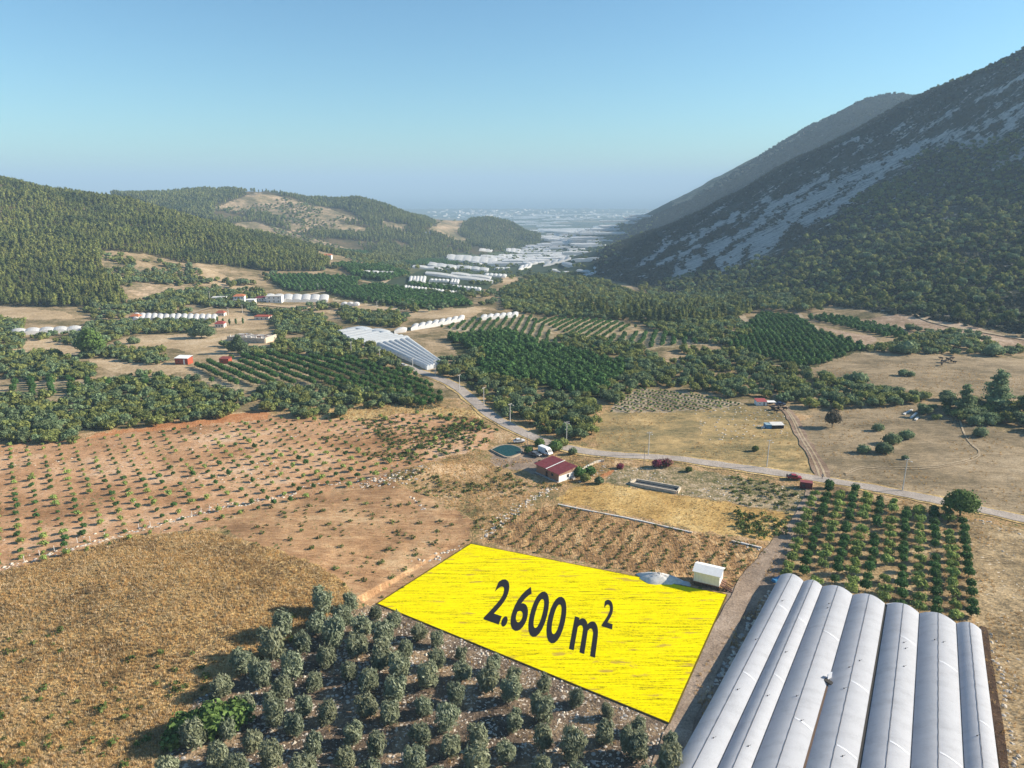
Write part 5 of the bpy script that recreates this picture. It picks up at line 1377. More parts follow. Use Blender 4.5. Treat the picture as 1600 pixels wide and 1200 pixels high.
def proto_things(key, name, label, cat, group):
    out = []
    for cm, tm_ in PROTO[key]:
        r = empty(name, (0, 0, -500)); tag(r, label, cat, group)
        link('crown', cm, r); link('trunk', tm_, r); out.append(r)
    return out
def plant_things(key, name, cat, group, items):
    """items: (x, y, z, size, label[, material colour is the prototype's]) - every one an object with crown and trunk"""
    pr = proto_things(key, name, items[0][4], cat, group) if items else []
    used = set()
    for k, it in enumerate(items):
        j = random.randrange(len(pr)) if k >= len(pr) else k
        o = pr[j] if j not in used else copy_tree(pr[j]); used.add(j)
        o.location = (it[0], it[1], it[2]-.05); o.rotation_euler = (0, 0, random.uniform(0, 6.28))
        s = it[3]; o.scale = (s*random.uniform(.92, 1.1), s*random.uniform(.92, 1.1), s*random.uniform(.9, 1.1))
        o['label'] = it[4]
    for j, r in enumerate(pr):
        if j not in used:
            for ch in list(r.children): bpy.data.objects.remove(ch)
            bpy.data.objects.remove(r)
def single_things(key, name, cat, group, items):
    pr = PROTO[key]
    for it in items:
        o = link(name, random.choice(pr), None, (it[0], it[1], it[2]-.05), random.uniform(0, 6.28))
        s = it[3]; o.scale = (s*random.uniform(.9, 1.12), s*random.uniform(.9, 1.12), s*random.uniform(.85, 1.1)); tag(o, it[4], cat, group)
def split_big(pts, size, n):
    """the n plants that show largest become things, the rest one mass"""
    if len(pts) <= n: return np.ones(len(pts), bool)
    px, py = project(pts[:, 0], pts[:, 1], pts[:, 2]+1)
    score = size/np.linalg.norm(pts-np.array([0, 0, CAMZ]), axis=1)
    score = np.where((px > 0) & (px < 1600) & (py > 0) & (py < 1200), score, 0)
    m = np.zeros(len(pts), bool); m[np.argsort(-score)[:n]] = True; return m
def mass(name, key, pts, size, zs=(.85, 1.15)):
    n = len(pts); s = np.stack([size*rng.uniform(.9, 1.1, n), size*rng.uniform(.9, 1.1, n), size*rng.uniform(*zs, n)], 1)
    pts = np.array(pts); pts[:, 2] -= .1
    return instances(name, PROTO[key], pts, rng.uniform(0, 6.28, n), s)
_one = ['', 'first', 'second', 'third', 'fourth', 'fifth', 'sixth', 'seventh', 'eighth', 'ninth', 'tenth', 'eleventh', 'twelfth', 'thirteenth', 'fourteenth', 'fifteenth', 'sixteenth', 'seventeenth', 'eighteenth', 'nineteenth']
def ordinal(n):
    if n < 20: return _one[n]
    tens = ['twenty', 'thirty', 'forty', 'fifty', 'sixty', 'seventy', 'eighty', 'ninety'][n//10-2]
    return tens.replace('ty', 'tieth') if n % 10 == 0 else tens+'-'+_one[n % 10]
def row_names(pts, angle, sp2):
    """which row of a planted field each plant stands in, and which plant of that row it is"""
    v = np.rint((-pts[:, 0]*math.sin(angle)+pts[:, 1]*math.cos(angle))/sp2).astype(int); u = pts[:, 0]*math.cos(angle)+pts[:, 1]*math.sin(angle)
    rows = {r: k+1 for k, r in enumerate(sorted(set(v)))}; out = [None]*len(pts)
    for r in rows:
        ids = np.where(v == r)[0]
        for k, i in enumerate(ids[np.argsort(u[ids])]): out[i] = (rows[r], k+1)
    return out
def toward(a, b):
    p, q = at(*a), at(*b); return math.atan2(q.y-p.y, q.x-p.x)
ORD = ['first', 'second', 'third', 'fourth', 'fifth', 'sixth', 'seventh', 'eighth', 'ninth', 'tenth', 'eleventh', 'twelfth', 'thirteenth', 'fourteenth', 'fifteenth', 'sixteenth', 'seventeenth', 'eighteenth', 'nineteenth', 'twentieth',
       'twenty-first', 'twenty-second', 'twenty-third', 'twenty-fourth', 'twenty-fifth', 'twenty-sixth', 'twenty-seventh', 'twenty-eighth', 'twenty-ninth', 'thirtieth']

# ------------------------------------------------------------------ olive grove below the plot
Pd, Pc = Vector(PLOT[3]), Vector(PLOT[2])
e = (Pc-Pd).normalized(); nn = Vector((e.y, -e.x)); nn = nn if nn.y < 0 else -nn
items = []
for row in range(10):
    cand_ = []
    for k in range(26):
        q = Pd+e*(-38+k*6.0+(row % 2)*2.8+random.uniform(-.9, .9))+nn*(5.2+row*5.4+random.uniform(-.8, .8))
        px, py = project(q.x, q.y, 0.0)
        big = 1.2 if px < 620 and py < 1060 else 1.0
        if inside_poly(np.array([px]), np.array([py]), P_OLIVE+[])[0] and py < 1250 and px > 230 and random.random() > .04:
            s = random.choice((random.uniform(.88, 1.02), random.uniform(1.0, 1.24)))*big
            if row == 0: s *= .72
            cand_.append((q.x, q.y, H(q.x, q.y), s))
    for k, it in enumerate(cand_):
        items.append(it+('grey-green olive tree, %s from the grass mound in the %s row below the yellow plot' % (ORD[k], ORD[row]),))
plant_things('olive', 'olive_tree', 'olive tree', 'olive trees in the stony grove', items)
# broad-leaved fig by the grove, round trees, pines and other single plants
def one_tree(px, py, name, label, cat, lobes, n, size, mat, trunk=None, seed=7, aspect=1.0, core=.82, scale=1.0, group=None, spread=.1):
    c = at(px, py); r = empty(name, c); tag(r, label, cat, group); r.scale = (scale,)*3
    link('crown', crown_mesh('crown', lobes, n, size, mat, seed, core=core, aspect=aspect, sub=2, spread=spread), r)
    if trunk: link('trunk', trunk_mesh('trunk', *trunk), r)
    return r
one_tree(322, 1150, 'fig_tree', 'wide bright green fig bush where grass meets the olive grove', 'fig tree', [(-2.2,0,1.3,2.4,2.0,1.7),(.6,.8,1.7,2.6,2.2,2.1),(3,1.8,1.5,2.2,2,1.8),(-3.2,-1.5,.9,1.5,1.5,1.2)], 1600, .55, F_broad, (1.5, .2, 5, 3, 1.2), scale=1.35)
one_tree(1500, 806, 'mulberry_tree', 'large round bright green tree between the road and orchard corner', 'tree', [(0,0,4.4,4.2,4.0,3.0),(-2.2,.6,3.6,2.6,2.6,2.0),(2.2,.2,3.9,2.8,2.8,2.3),(.3,-1.2,3.3,3,2.6,1.8),(.2,.4,6.0,2.6,2.6,1.6)], 1500, .6, F_broad, (3, .28, 5, 3, 1.5), 9)
one_tree(143, 556, 'walnut_tree', 'tall rounded green tree standing alone before the pale field', 'tree', [(0,0,8,5.4,5.4,5.2),(-3.4,0,5.6,3.8,3.8,3.6),(3.2,1,5.8,4.2,4,3.8),(1.2,-1,11,3.4,3.4,3.2),(-1.5,0,10,3.2,3.2,3)], 1700, .9, F_broad, (5, .4, 5, 3, 2), 11, scale=1.12)
one_tree(315, 528, 'carob_tree', 'wide dark green tree at the end of the pale clearing', 'tree', [(0,0,4.6,5.5,5,4.2),(-5,0,3.8,4.2,4,3.5),(5,0,4,4.4,4,3.6),(1,0,7,3.5,3.5,2.6)], 1400, .8, F_scrubd, (3.5, .35, 5, 3, 2), 12)
one_tree(372, 552, 'carob_tree', 'dark green tree in front of the stone ruin', 'tree', [(0,0,5,3.8,3.6,4),(-3,0,3.6,2.8,2.8,3),(3,0,3.4,3.2,3,3),(.5,0,8.5,2.2,2.2,2.6)], 1100, .7, F_scrubd, (3.5, .3, 5, 3, 1.6), 13)
one_tree(1300, 668, 'bare_tree', 'grey half-bare dome shaped tree beside the reddish track', 'tree', [(0,0,5.6,3.5,3.5,3.4),(-1.6,0,4.4,2.6,2.6,2.6),(1.8,0,4.5,2.6,2.6,2.6)], 900, .6, F_bare, (4, .26, 6, 3, 1.6), 14, 1.8, .7, scale=.72)
def tier_pine(px, py, label, h, w, seed):
    q = np.random.default_rng(seed); lb = []
    for k in range(13):
        f = k/12; a = q.uniform(0, 6.28); rr_ = w*(1-.62*f)*q.uniform(.55, .8); d = w*(.55-.4*f)*q.uniform(.4, 1.2)
        lb.append((d*math.cos(a), d*math.sin(a), h*(.26+.70*f), rr_, rr_, h*.065))
    return one_tree(px, py, 'umbrella_pine', label, 'pine tree', lb, 1100, .8, F_scrubd, (h*.9, .35, 0, seed, 0), seed, core=.75, spread=.16)
tier_pine(1505, 650, 'narrower dark pine with layered branches in the meadow thicket', 13, 4.6, 21); tier_pine(1556, 640, 'broad tall dark pine with layered branches in the meadow thicket', 17, 7.2, 22); tier_pine(1608, 650, 'dark pine at the meadow edge cut by the picture border', 12, 6, 23)
one_tree(1034, 730, 'oleander_bush', 'pink flowering oleander bush beside the road', 'bush', [(-1.6,0,1.3,1.9,1.6,1.5),(1.6,.2,1.4,1.9,1.6,1.6)], 500, .4, F_pink, None, 31); one_tree(969, 732, 'oleander_bush', 'small dark pink oleander bush near the red earth patch', 'bush', [(0,0,.8,1.2,1.1,1.0)], 250, .35, F_pink, None, 32)
for px, py, w, mt, lab in [(843,697,1.6,F_broad,'bright green tree beside the white van, nearer the reservoir'),(868,705,2.3,F_broad,'bright green broad tree beside the white van, nearer the road'),(880,697,1.7,F_scrub,'darker green tree before the pole at the house yard'),(826,708,1.3,F_broad,'low green bush at the reservoir end'),(895,710,1.3,F_scrubd,'dark rounded bush on the road verge by the house'),
    (905,745,1.9,F_citrus,'dark green garden tree behind the white end wall'),(922,742,1.7,F_citrus,'dark green garden tree beside the picket wall'),(915,752,1.4,F_scrub,'green garden bush before the picket wall'),(936,756,1.3,F_scrubd,'small dark bush on the lane behind the house'),
    (1180,705,1.0,F_weed,'low green bush on the pasture verge'),(1076,737,.9,F_weed,'low green bush on the road verge in the pasture')]:
    one_tree(px, py, 'garden_tree' if 'tree' in lab else 'bush', lab, 'tree' if 'tree' in lab else 'bush', [(0,0,w*.95,w,w,w*.95),(w*.5,w*.2,w*.7,w*.7,w*.7,w*.7),(-w*.5,0,w*.75,w*.7,w*.7,w*.7)], 420, .42, mt, (w, .1, 3, 2, .4), int(px))
for k, (px, py, w, lab) in enumerate([(1349,707,1.9,'small upright dark bush in the meadow'),(1381,708,2.6,'rounded dark bush in the meadow beside the upright one'),(1393,693,2.6,'grey-green bush clump in the meadow'),(1372,673,1.9,'low dark bush in the meadow'),(1416,686,2.4,'loose grey bush behind the meadow clump'),(1414,718,1.0,'small dark bush by the wheel ruts'),(1532,682,2.4,'dark bush beside the meadow path'),(1524,664,2.6,'dark bush beside the upper meadow path'),(1533,655,2.0,'small dark bush above the meadow path'),
    (1411,587,2.2,'small dark bush standing in the far meadow'),(1423,588,1.8,'second small dark bush in the far meadow'),(1341,600,4.0,'dark rounded tree at the near edge of the far meadow'),(1325,598,2.8,'low dark bush beside the rounded meadow tree'),(1415,553,5.0,'large dark round tree at the far meadow edge'),(1553,556,4.6,'dark round tree where the far meadow narrows'),(1381,520,2.5,'round dark bush on the pink terrace'),(1422,516,2.4,'round dark bush beside the terrace path'),
    (209,537,3.0,'low domed bush in the pale clearing'),(184,539,1.8,'small flat bush in the pale clearing'),(1480,625,3.0,'flat dark bush in the meadow before the pines')]):
    one_tree(px, py, 'bush', lab, 'bush', [(0,0,w*.75,w,w,w*.8),(w*.6,w*.2,w*.55,w*.7,w*.7,w*.6),(-w*.6,0,w*.6,w*.7,w*.7,w*.62)], 300, .2*w+.1, F_scrubd, None, k+50)
# cypresses in the hamlet
for k, (px, py) in enumerate([(340,504),(349,507),(359,508),(369,508),(380,507)]):
    c = at(px, py); r = empty('cypress_tree', c); tag(r, 'slim dark cypress, %s of the row in the hamlet counted from the pavilion' % ORD[k], 'cypress', 'cypress row in the hamlet')
    link('crown', crown_mesh('cypress_crown', [(0,0,2.4,.75,.75,2.5)], 120, .5, F_citrus, k+5, core=.9), r)

# ------------------------------------------------------------------ right orchard: dark citrus rows between light pomegranate rows
ax = Vector((.487, .873)); across = Vector((ax.y, -ax.x))
o0 = Vector(at(1458, 802).xy)
dark, light, edge = [], [], []
for row in range(-13, 4):
    kind = 'dark' if row % 2 == 0 else 'light'
    if row >= 3 or row <= -13: kind = 'edge'
    cd, k = [], 0
    stepm = 4.5 if kind == 'dark' else (4.8 if kind == 'light' else 3.8)
    for k in range(-6, 24):
        q = o0+across*(row*3.45+random.uniform(-.25, .25))-ax*(k*stepm+random.uniform(-.5, .5))
        px, py = project(q.x, q.y, 1.0)
        if not inside_poly(np.array([px]), np.array([py]), [(1262,772),(1300,757),(1400,778),(1503,803),(1512,830),(1524,962),(1505,975),(1300,925),(1200,905),(1232,850)])[0]: continue
        if any(math.hypot(q.x-t[0], q.y-t[1]) < t[2]-.4 for t in KEEP_OUT) or random.random() < .05: continue
        s_ = (q-Vector((far0.x, far0.y))).dot(Vector((dirg.x, dirg.y)))
        if s_ < 3: continue
        cd.append((q.x, q.y, H(q.x, q.y), random.uniform(.82, 1.06)))
    for n_i, it in enumerate(cd):
        rowname = ORD[(row+13)]
        if kind == 'dark': dark.append(it+('dark green citrus tree, %s from the road in the %s row counted from the lane' % (ORD[n_i], rowname),))
        elif kind == 'light': light.append(it+('light green pomegranate tree, %s from the road in the %s row counted from the lane' % (ORD[n_i], rowname),))
        else: edge.append((it[0], it[1], it[2], it[3]*.72, 'grey-green olive tree, %s from the road on the orchard edge %s' % (ORD[n_i], 'along the lane' if row < 0 else 'along the stony field')))
plant_things('citrus', 'citrus_tree', 'citrus tree', 'citrus trees of the orchard by the lane', dark)
plant_things('pome', 'pomegranate_tree', 'pomegranate tree', 'pomegranate trees of the orchard by the lane', light)
plant_things('olive', 'olive_tree', 'olive tree', 'olive trees along the orchard edges', edge)

# ------------------------------------------------------------------ young orchard on the pale red soil
msk = mask_of([P_YOUNG])
pts = out_of_houses(scatter(msk, 4.7, .08, 0.62, 5.2, thin=.05, rows=True)); rn = row_names(pts, .62, 5.2)
size = rng.uniform(.7, 1.4, len(pts))*np.where(fbm(pts[:, 0]/50, pts[:, 1]/50, 2) > .05, .8, 1.08)
big = split_big(pts, size, 300)
single_things('sapling', 'young_citrus_tree', 'sapling', 'saplings planted in the pale red field', [(*pts[i], size[i], 'small green field sapling, %s plant in the %s row from the lane side' % (ordinal(rn[i][1]), ordinal(rn[i][0]))) for i in np.where(big)[0]])
mass('young_orchard', 'sapling', pts[~big], size[~big])
# the same in other fields: weak rows of seedlings
pts = scatter(mask_of([P_VINE]), 1.7, .12, toward((965,622), (1060,646)), 4.6, rows=True); mass('vine_rows', 'sapling', pts, np.full(len(pts), .85))
pts = scatter(mask_of([P_ROWS]), 1.7, .16, toward((900,880), (962,812)), 3.6, thin=.2, rows=True); mass('weed_rows', 'weed', out_of_houses(pts), rng.uniform(.9, 2.0, len(out_of_houses(pts))) if False else np.full(len(out_of_houses(pts)), 1.15), (.6, 1.3))
pts = scatter(mask_of([[(340,800),(430,790),(600,757),(740,815),(700,870),(600,935),(560,920),(440,850)]]), 7, .35, .6, thin=.25); mass('tilled_field_weeds', 'weed', pts, np.full(len(pts), 1.7))

# ------------------------------------------------------------------ citrus rows and groves
P_CIT1 = [(297,577),(345,562),(430,556),(510,558),(575,576),(560,596),(470,602),(400,604),(350,606),(330,598)]
P_CIT2 = [(520,562),(545,562),(600,575),(650,588),(690,618),(690,632),(655,640),(620,628),(560,612),(500,608)]
P_CIT3 = [(20,600),(65,590),(180,596),(262,592),(262,600),(180,608),(90,622),(20,625)]
pts1 = scatter(mask_of([P_CIT1]), 3.3, .08, -0.82, 6.6, rows=True); pts2 = scatter(mask_of([P_CIT2], exclude=[P_CIT1]), 4.2, .15, -0.82, 5.4, rows=True); pts3 = scatter(mask_of([P_CIT3]), 5, .1, -1.0, 7.5, rows=True)
pts = out_of_houses(np.concatenate([pts1, pts2, pts3])); size = rng.uniform(.95, 1.2, len(pts)); big = split_big(pts, size, 300); rn = row_names(pts, -.82, 5.5)
plant_things('citrus', 'citrus_tree', 'citrus tree', 'citrus trees of the grove beyond the scrub', [(*pts[i], size[i], 'dark green citrus tree, %s in the %s row of the grove behind the scrub' % (ordinal(rn[i][1]), ordinal(rn[i][0]))) for i in np.where(big)[0]])
rest = [pts[~big]]; rsz = [size[~big]]
def grove(polys, sp, ang, sp2, sz, jit=.1, thin=.0):
    p = out_of_houses(scatter(mask_of(polys, 250, 2600), sp, jit, ang, sp2, rows=True, thin=thin)); rest.append(p); rsz.append(np.full(len(p), sz)*rng.uniform(.88, 1.12, len(p)))
grove([[(700,530),(790,520),(850,540),(985,575),(960,600),(930,625),(830,600),(740,590),(760,560)]], 4.3, .3, 4.6, 1.35, .18)
grove([[(690,512),(740,498),(830,494),(862,520),(878,545),(800,530)]], 2.5, toward((790,500), (768,530)), 5.6, .62)
grove([[(830,500),(880,497),(960,502),(992,512),(930,530),(880,520)]], 2.5, toward((882,516), (906,503)), 5.6, .64)
grove([[(905,535),(1000,520),(1110,520),(1120,535),(1000,545),(930,550)]], 3.0, toward((1030,538), (1036,521)), 6.2, .8)
grove([[(1130,540),(1170,505),(1190,492),(1240,495),(1290,524),(1330,535),(1370,545),(1330,553),(1260,577),(1215,568)]], 4.4, .45, 5.6, 1.05, .06)
grove([[(1255,498),(1300,496),(1400,515),(1425,528),(1390,528),(1320,512)]], 4.2, .45, 5.4, 1.1)
grove([[(415,432),(510,432),(560,438),(556,450),(470,456),(440,452)]], 4.6, .4, 5.4, 1.45)
grove([[(510,458),(590,446),(640,455),(720,466),(735,478),(650,482),(560,470)]], 4.6, .4, 5.4, 1.45)
grove([[(525,415),(600,418),(640,430),(600,440),(550,432)],[(640,445),(700,452),(740,458),(640,452)],[(600,402),(690,408),(720,414),(640,414)],[(590,395),(500,390),(560,400)]], 5.2, .4, 6, 1.7)
pts, size = np.concatenate(rest), np.concatenate(rsz); mass('citrus_orchard', 'citrus_far', pts, size)

# ------------------------------------------------------------------ scrub: thickets of the middle ground
TH1 = [  # dense, leafy and sunlit
    [(-60,556),(90,553),(150,574),(150,592),(100,596),(0,592),(-60,600)], [(-60,622),(85,620),(118,640),(125,692),(-60,700)], [(105,612),(230,584),(330,602),(385,626),(380,645),(330,657),(230,668),(130,674),(105,640)], [(390,622),(420,604),(500,606),(560,612),(640,616),(655,632),(600,640),(480,642),(400,642)],
    [(125,548),(255,546),(258,570),(190,568),(130,560)], [(-60,500),(40,500),(35,548),(-60,552)], [(45,527),(125,522),(140,506),(330,500),(330,518),(200,524),(150,545),(60,532)], [(460,645),(550,645),(550,655),(460,655)]]
TH2 = [  # darker evergreen belt
    [(690,585),(740,588),(830,600),(930,628),(932,695),(880,690),(830,678),(790,655),(735,618),(715,602)], [(935,615),(960,600),(985,578),(960,550),(1010,546),(1130,545),(1180,560),(1220,572),(1270,582),(1290,592),(1400,613),(1452,622),(1440,632),(1380,635),(1300,640),(1240,634),(1160,628),(1080,610),(1000,604),(945,640)],
    [(1435,640),(1480,634),(1490,655),(1440,655)], [(1490,632),(1600,628),(1660,640),(1660,690),(1580,668),(1500,658)], [(1345,548),(1460,520),(1560,545),(1600,548),(1600,556),(1480,555),(1400,552)], [(700,560),(760,550),(740,585),(690,580)],
    [(420,485),(500,495),(530,512),(545,530),(660,580),(690,600),(640,585),(560,562),(520,560),(440,555),(430,520)], [(520,480),(640,500),(620,512),(540,505)], [(345,540),(440,548),(440,558),(380,560)], [(690,560),(720,560),(720,600),(690,600)], [(780,460),(860,470),(990,500),(930,500),(830,492),(790,485)],
    [(880,520),(1000,545),(930,560),(870,545)], [(1000,505),(1150,500),(1170,525),(1120,545),(1040,525)]]
p1 = out_of_houses(scatter(mask_of(TH1), 4.3, clump=(22, -.24))); p2 = out_of_houses(scatter(mask_of(TH2), 5.0, clump=(28, -.22)))
s1, s2 = rng.uniform(.6, 1.15, len(p1)), rng.uniform(.65, 1.3, len(p2))
pts, size = np.concatenate([p1, p2]), np.concatenate([s1, s2]); big = split_big(pts, size, 300); first = np.arange(len(pts)) < len(p1)
TH_NAMES = ['behind the first citrus strip at the picture edge', 'at the picture edge above the pale red field', 'in the large rounded thicket above the orange bank', 'in the thicket between citrus rows and golden bank', 'beside the tall walnut tree and red shed', 'beside the round tree at the picture edge', 'between the long white greenhouse and pale clearing', 'alone on the golden bank above the saplings',
    'along the road below the dark grove', 'in the wide dark belt behind the vine field', 'beside the stacked sheets in the meadow', 'around the layered pines in the meadow', 'between the far meadow and the pink terraces', 'on the road bend by the six-bay greenhouse', 'around the stone ruin and the roadside greenhouses', 'behind the roadside greenhouses', 'before the stone ruin', 'at the road bend', 'under the knoll pines', 'beside the striped orchard', 'below the knoll wood behind the vine field']
pxs, pys = project(pts[:, 0], pts[:, 1], pts[:, 2]); lab = []
for x, y in zip(pxs, pys):
    w_ = [k for k, q in enumerate(TH1+TH2) if inside_poly(np.array([x]), np.array([y]), q)[0]]; lab.append(TH_NAMES[min(w_[0] if w_ else 9, len(TH_NAMES)-1)])
plant_things('scrub', 'shrub', 'shrub', 'shrubs of the thickets beyond the fields', [(*pts[i], size[i], ('large' if size[i] > 1.15 else 'small' if size[i] < .9 else 'rounded')+' green shrub '+lab[i]) for i in np.where(big)[0]])
sp_pts, sp_sz = [pts[~big]], [size[~big]]
SPARSE = [([(150,395),(190,405),(262,435),(335,464),(312,486),(200,478),(150,440)], 6.5, -.04), ([(185,400),(280,415),(400,446),(420,470),(330,478),(250,440)], 7, .0), ([(150,440),(330,455),(420,470),(410,492),(200,482)], 6, -.06), ([(0,470),(150,470),(330,480),(330,500),(0,500)], 7, .02), ([(640,575),(700,610),(690,640),(650,640)], 7, .02), ([(430,470),(520,478),(700,495),(640,500),(520,490)], 9, .02), ([(330,470),(420,470),(430,500),(330,490)], 9, -.1), ([(180,480),(330,478),(410,490),(520,480),(480,500),(330,500),(200,492)], 7, -.1), ([(0,484),(120,490),(60,500),(0,505)], 7, 0), ([(1250,500),(1600,528),(1600,550),(1450,520)], 9, .0),
          ([(330,330),(450,310),(560,345),(480,347)], 11, -.08), ([(420,352),(470,366),(600,405),(560,410),(440,372)], 11, -.12), ([(420,335),(580,360),(570,370),(450,362)], 10, -.1), ([(400,425),(640,402),(640,440),(520,420),(420,440)], 11, -.1), ([(760,440),(860,430),(860,470),(740,480),(640,490),(560,475)], 10, -.02), ([(640,395),(840,375),(1030,340),(940,430),(800,440),(650,420)], 20, -.06), ([(660,345),(1050,334),(1000,360),(850,375)], 80, -.15)]
for poly, sp, thr in SPARSE:
    p = out_of_houses(scatter(mask_of([poly], 200), sp, clump=(40, thr))); sp_pts.append(p); sp_sz.append(rng.uniform(.7, 1.5, len(p))*(1 if sp < 20 else 1.1))
mass('scrub_thicket', 'scrub_far', np.concatenate(sp_pts), np.concatenate(sp_sz))

# ------------------------------------------------------------------ pines
def pine_label(p, s, spans):
    x, y = project(p[0], p[1], p[2])
    return '%s green pine %s' % ('tall' if s > .9 else 'small' if s < .72 else 'middling', [n for n, lim in spans if x < lim][0])
msk = mask_of([P_LHILL], 450, 1400, exclude=[[(148,395),(185,402),(262,432),(335,462),(312,484),(240,468),(170,440)]])
pl = scatter(msk, 4.5, .5, clump=(35, -.30)); sl = rng.uniform(.5, .95, len(pl))*(1+.9*fbm(pl[:, 0]/45, pl[:, 1]/45, 2)); big = split_big(pl, sl, 180)
plant_things('pine', 'pine_tree', 'pine tree', 'pines of the wooded hill', [(*p, s, pine_label(p, s, (('in the wood at the picture edge', 90), ('in the wood above the long white greenhouse', 200), ('in the wood above the brown slope', 330), ('at the tail of the wood above the hamlet', 9999)))) for p, s in zip(pl[big], sl[big])])
mass('pine_forest', 'pine_far', pl[~big], sl[~big], (.8, 1.15))
# the knoll wood before the mountain
P_KNOLL = [(790,452),(850,434),(900,432),(940,442),(1000,466),(1100,462),(1240,456),(1290,470),(1285,490),(1240,490),(1180,488),(1150,500),(1060,510),(1000,505),(930,495),(850,478),(790,468)]
pk = scatter(mask_of([P_KNOLL], 350, 1300), 6.2); sk = rng.uniform(.65, 1.1, len(pk)); big = split_big(pk, sk, 120)
plant_things('pine', 'pine_tree', 'pine tree', 'pines on the knoll below the mountain', [(*p, s*.9, pine_label(p, s, (('beside the small green plot in the knoll wood', 880), ('on the knoll above the striped orchard', 1000), ('on the knoll before the rock falls', 1130), ('on the knoll above the staggered orchard', 9999)))) for p, s in zip(pk[big], sk[big])])
rest_p, rest_s = [pk[~big]], [sk[~big]*.9]
# woods of the mountain's lower face
P_MPINE = [(1145,470),(1145,440),(1175,410),(1235,375),(1300,345),(1340,310),(1400,270),(1440,235),(1500,230),(1640,200),(1760,260),(1760,545),(1600,528),(1500,505),(1400,488),(1300,478)]
pm = scatter(mask_of([P_MPINE], 400, 1500), 6.0, .5, clump=(45, -.16)); rest_p.append(pm); rest_s.append(rng.uniform(.32, .72, len(pm))*np.where(rng.random(len(pm)) < .25, 1.7, 1.0))
pm = scatter(mask_of([[(1000,462),(1000,445),(1150,420),(1150,465)]], 400, 1500), 7.0, clump=(30, -.15)); rest_p.append(pm); rest_s.append(rng.uniform(.5, .9, len(pm)))
pm = scatter(mask_of([[(1380,160),(1500,110),(1640,60),(1640,80),(1500,130)]], 900, 1700), 12, clump=(60, -.05)); rest_p.append(pm); rest_s.append(rng.uniform(.4, .75, len(pm)))
mass('mountain_wood', 'pine_round', np.concatenate(rest_p), np.concatenate(rest_s), (.8, 1.15))
# far wooded hills
FB = [[(150,298),(350,282),(400,292),(340,312),(330,345),(250,325)],[(440,292),(560,298),(690,352),(720,380),(740,392),(640,412),(580,405),(600,370),(560,338),(520,322),(440,306)],[(400,330),(580,362),(600,380),(500,372),(420,345)],[(722,352),(765,328),(845,368),(842,384),(790,392),(740,385),(722,372)],[(480,384),(560,402),(600,414),(540,410),(470,395)],[(250,322),(340,345),(420,368),(480,385),(470,395),(420,375)]]
pf = scatter(mask_of(FB, 1150, 2900, exclude=[COVERS[5][2][k] for k in range(1, len(COVERS[5][2]))]), 7.0, clump=(60, -.22)); pr_ = scatter(mask_of([[(1030,350),(1100,300),(1250,205),(1385,140),(1420,150),(1250,240),(1100,320)]], 1800, 3000), 13, clump=(60, -.15)); mass('ridge_wood', 'mscrub', pr_, rng.uniform(1.8, 3.6, len(pr_)))
pf2 = scatter(mask_of([P_FHILL], 1150, 2900, exclude=[COVERS[5][2][k] for k in range(1, len(COVERS[5][2]))]), 10, clump=(90, -.04)); pf = np.concatenate([pf, pf2]); mass('far_pine_forest', 'pine_far', pf, rng.uniform(.8, 1.25, len(pf)))
# low scrub over the bare face of the mountain, thin on the rock falls
mm_ = mask_of([P_MOUNT], 500, 2900)
pb = scatter(mm_, 5.2); sc_v = lookup(scree, pb[:, 0], pb[:, 1]); pb = pb[(rng.random(len(pb)) > sc_v*1.15) & (fbm(pb[:, 0]/22, pb[:, 1]/22, 3) > -.22)]
mass('mountain_scrub', 'mscrub', pb, rng.uniform(.6, 1.45, len(pb)))

# ------------------------------------------------------------------ grass, weeds and stones
def cover(name, key, polys, sp, sz, thin=0.0, clump=None, rmax=420, exclude=()):
    p = out_of_houses(scatter(mask_of(polys, 60, rmax, exclude), sp, .5, random.uniform(0, 1.5), thin=thin, clump=clump))
    if len(p): mass(name, key, p, rng.uniform(sz[0], sz[1], len(p)), (.7, 1.3))
cover('dry_grass', 'tuft', [COVERS[13][2][0]], .50, (.55, 1.25), .1)
cover('pale_straw', 'tuft_pale', [[(330,1000),(420,960),(500,960),(520,985),(430,1030),(330,1090),(260,1130),(200,1100)],[(-100,1080),(200,1090),(300,1060),(240,1200),(-100,1250)]], .75, (.7, 1.35), .1, (10, .0))
cover('green_strip', 'weed', [[(300,1075),(360,1030),(420,975),(460,965),(475,985),(420,1030),(350,1080)]], 2.2, (1.6, 3.6), .3, (9, -.05))
cover('green_weeds', 'weed', [[(220,1160),(330,1050),(430,970),(470,985),(400,1040),(300,1130)],[(-100,1000),(300,960),(420,1000),(250,1200),(-100,1200)]], 3.2, (.9, 2.0), .3, (14, .05))
cover('bank_grass', 'tuft_red', [COVERS[11][2][0], COVERS[11][2][1]], .95, (.8, 1.6), .2, (9, -.16))
cover('bank_weeds', 'weed', [COVERS[11][2][0], P_WEEDY, [(430,690),(760,660),(770,690),(640,725)]], 1.9, (.8, 1.9), .3, (12, -.02))
cover('row_field_grass', 'tuft', [P_ROWS], .9, (.6, 1.1), .3)
cover('young_orchard_weeds', 'weed', [[(560,656),(745,652),(775,675),(700,712),(640,727)],[(640,690),(720,680),(740,700),(690,712)]], 1.6, (.8, 1.9), .3, (10, -.06))
cover('young_orchard_grass', 'tuft_red', [P_YOUNG], 1.7, (.5, 1.1), .2, (14, -.02))
cover('tilled_field_grass', 'tuft_red', [COVERS[12][2][0]], 1.1, (.4, .9), .3, (7, -.05))
cover('meadow_grass', 'tuft_red', [P_MEAD, P_FMEAD], 2.0, (.7, 1.6), .2, (16, -.04))
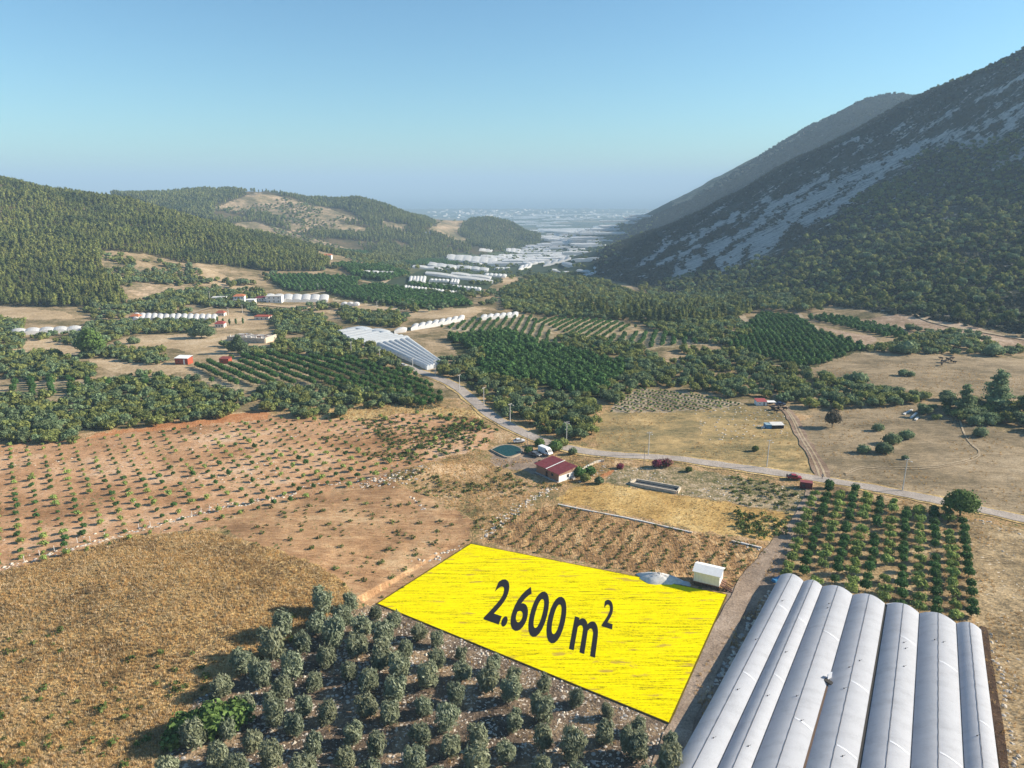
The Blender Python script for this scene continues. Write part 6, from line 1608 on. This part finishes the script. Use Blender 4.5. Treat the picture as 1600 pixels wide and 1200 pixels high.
cover('tilled_field_herbs', 'weed', [COVERS[12][2][0]], 2.6, (.5, 1.2), .35, (10, .0))
cover('hay_stubble', 'tuft', [P_HAY], 1.0, (.5, .9), .3)
cover('pasture_grass', 'tuft_red', [P_PAST], 1.5, (.7, 1.5), .3, (18, -.1))
cover('stony_field_grass', 'tuft_red', [P_STONY, P_ORCH], 1.0, (.7, 1.5), .3, (10, -.12))
cover('grove_weeds', 'tuft_red', [P_OLIVE], 1.3, (.6, 1.2), .35, (8, -.05))
cover('lane_grass', 'tuft', [[(1095,1050),(1130,1000),(1185,940),(1212,915),(1190,960),(1120,1080),(1060,1180),(1045,1180)]], .8, (.7, 1.4), .2, (6, -.05))
cover('hay_weeds', 'weed', [[(1150,800),(1235,812),(1225,842),(1160,838)]], 1.6, (1.2, 2.6), .2)
cover('golden_grass', 'tuft', COVERS[9][2], 1.3, (.9, 1.7), .2)
def rubble(name, lines, d, sz, n_m):
    out = []
    for px, w in lines:
        ln = smooth_line([at(*p) for p in px], 1.0)
        for p in ln:
            for _ in range(max(1, int(n_m*w))):
                x, y = p.x+random.gauss(0, w*.4), p.y+random.gauss(0, w*.4); out.append((x, y, H(x, y)))
    mass(name, 'stone', np.array(out), rng.uniform(sz[0], sz[1], len(out)))
rubble('stone_rubble', [([(-60,900),(0,890),(60,872),(120,855),(180,840),(240,822)], 1.6), ([(240,822),(320,798),(400,784),(460,770)], 2.0), ([(565,757),(605,752),(645,738),(660,728)], 4.0), ([(758,838),(790,808),(830,780),(868,760)], 2.6), ([(655,880),(690,868),(715,856)], 1.8), ([(640,775),(662,795)], .7),
    ([(1216,915),(1190,955),(1160,1005),(1130,1055),(1105,1085)], 1.4), ([(1550,990),(1560,1040),(1572,1100),(1588,1195)], 1.0), ([(1212,918),(1186,955),(1155,1005),(1122,1060)], 1.6), ([(470,760),(560,752)], 1.2), ([(905,752),(930,745),(945,728)], 1.0), ([(1140,850),(1170,853),(1200,860)], .9), ([(1510,812),(1545,815)], .8)], 1, (.45, 1.25), 1.5)
p = scatter(mask_of([P_OLIVE]), 1.15, .5, clump=(5, .03)); q = scatter(mask_of([P_STONY, P_WEEDY]), 2.0, .5, clump=(9, .0)); w = scatter(mask_of([P_YOUNG]), 3.4, .5, clump=(14, .08)); r_ = scatter(mask_of([[(1075,640),(1230,632),(1235,680),(1100,690)]]), 3.2, .5, thin=.3)
mass('field_stones', 'stone', np.concatenate([p, q, w]), rng.uniform(.35, 1.0, len(p)+len(q)+len(w)))
mass('white_field_stones', 'stone', r_, rng.uniform(.7, 1.3, len(r_)))
c = at(1213, 908); bundle = MB().box((0, 0, .35), (2.2, 1.2, .7), .5).box((.9, .6, .5), (1.2, .8, .8), .9).build('blue_sack_pile', M_blue, None, c, 0, bevel=.12); tag(bundle, 'blue and white sacks piled at the greenhouse corner', 'sacks')
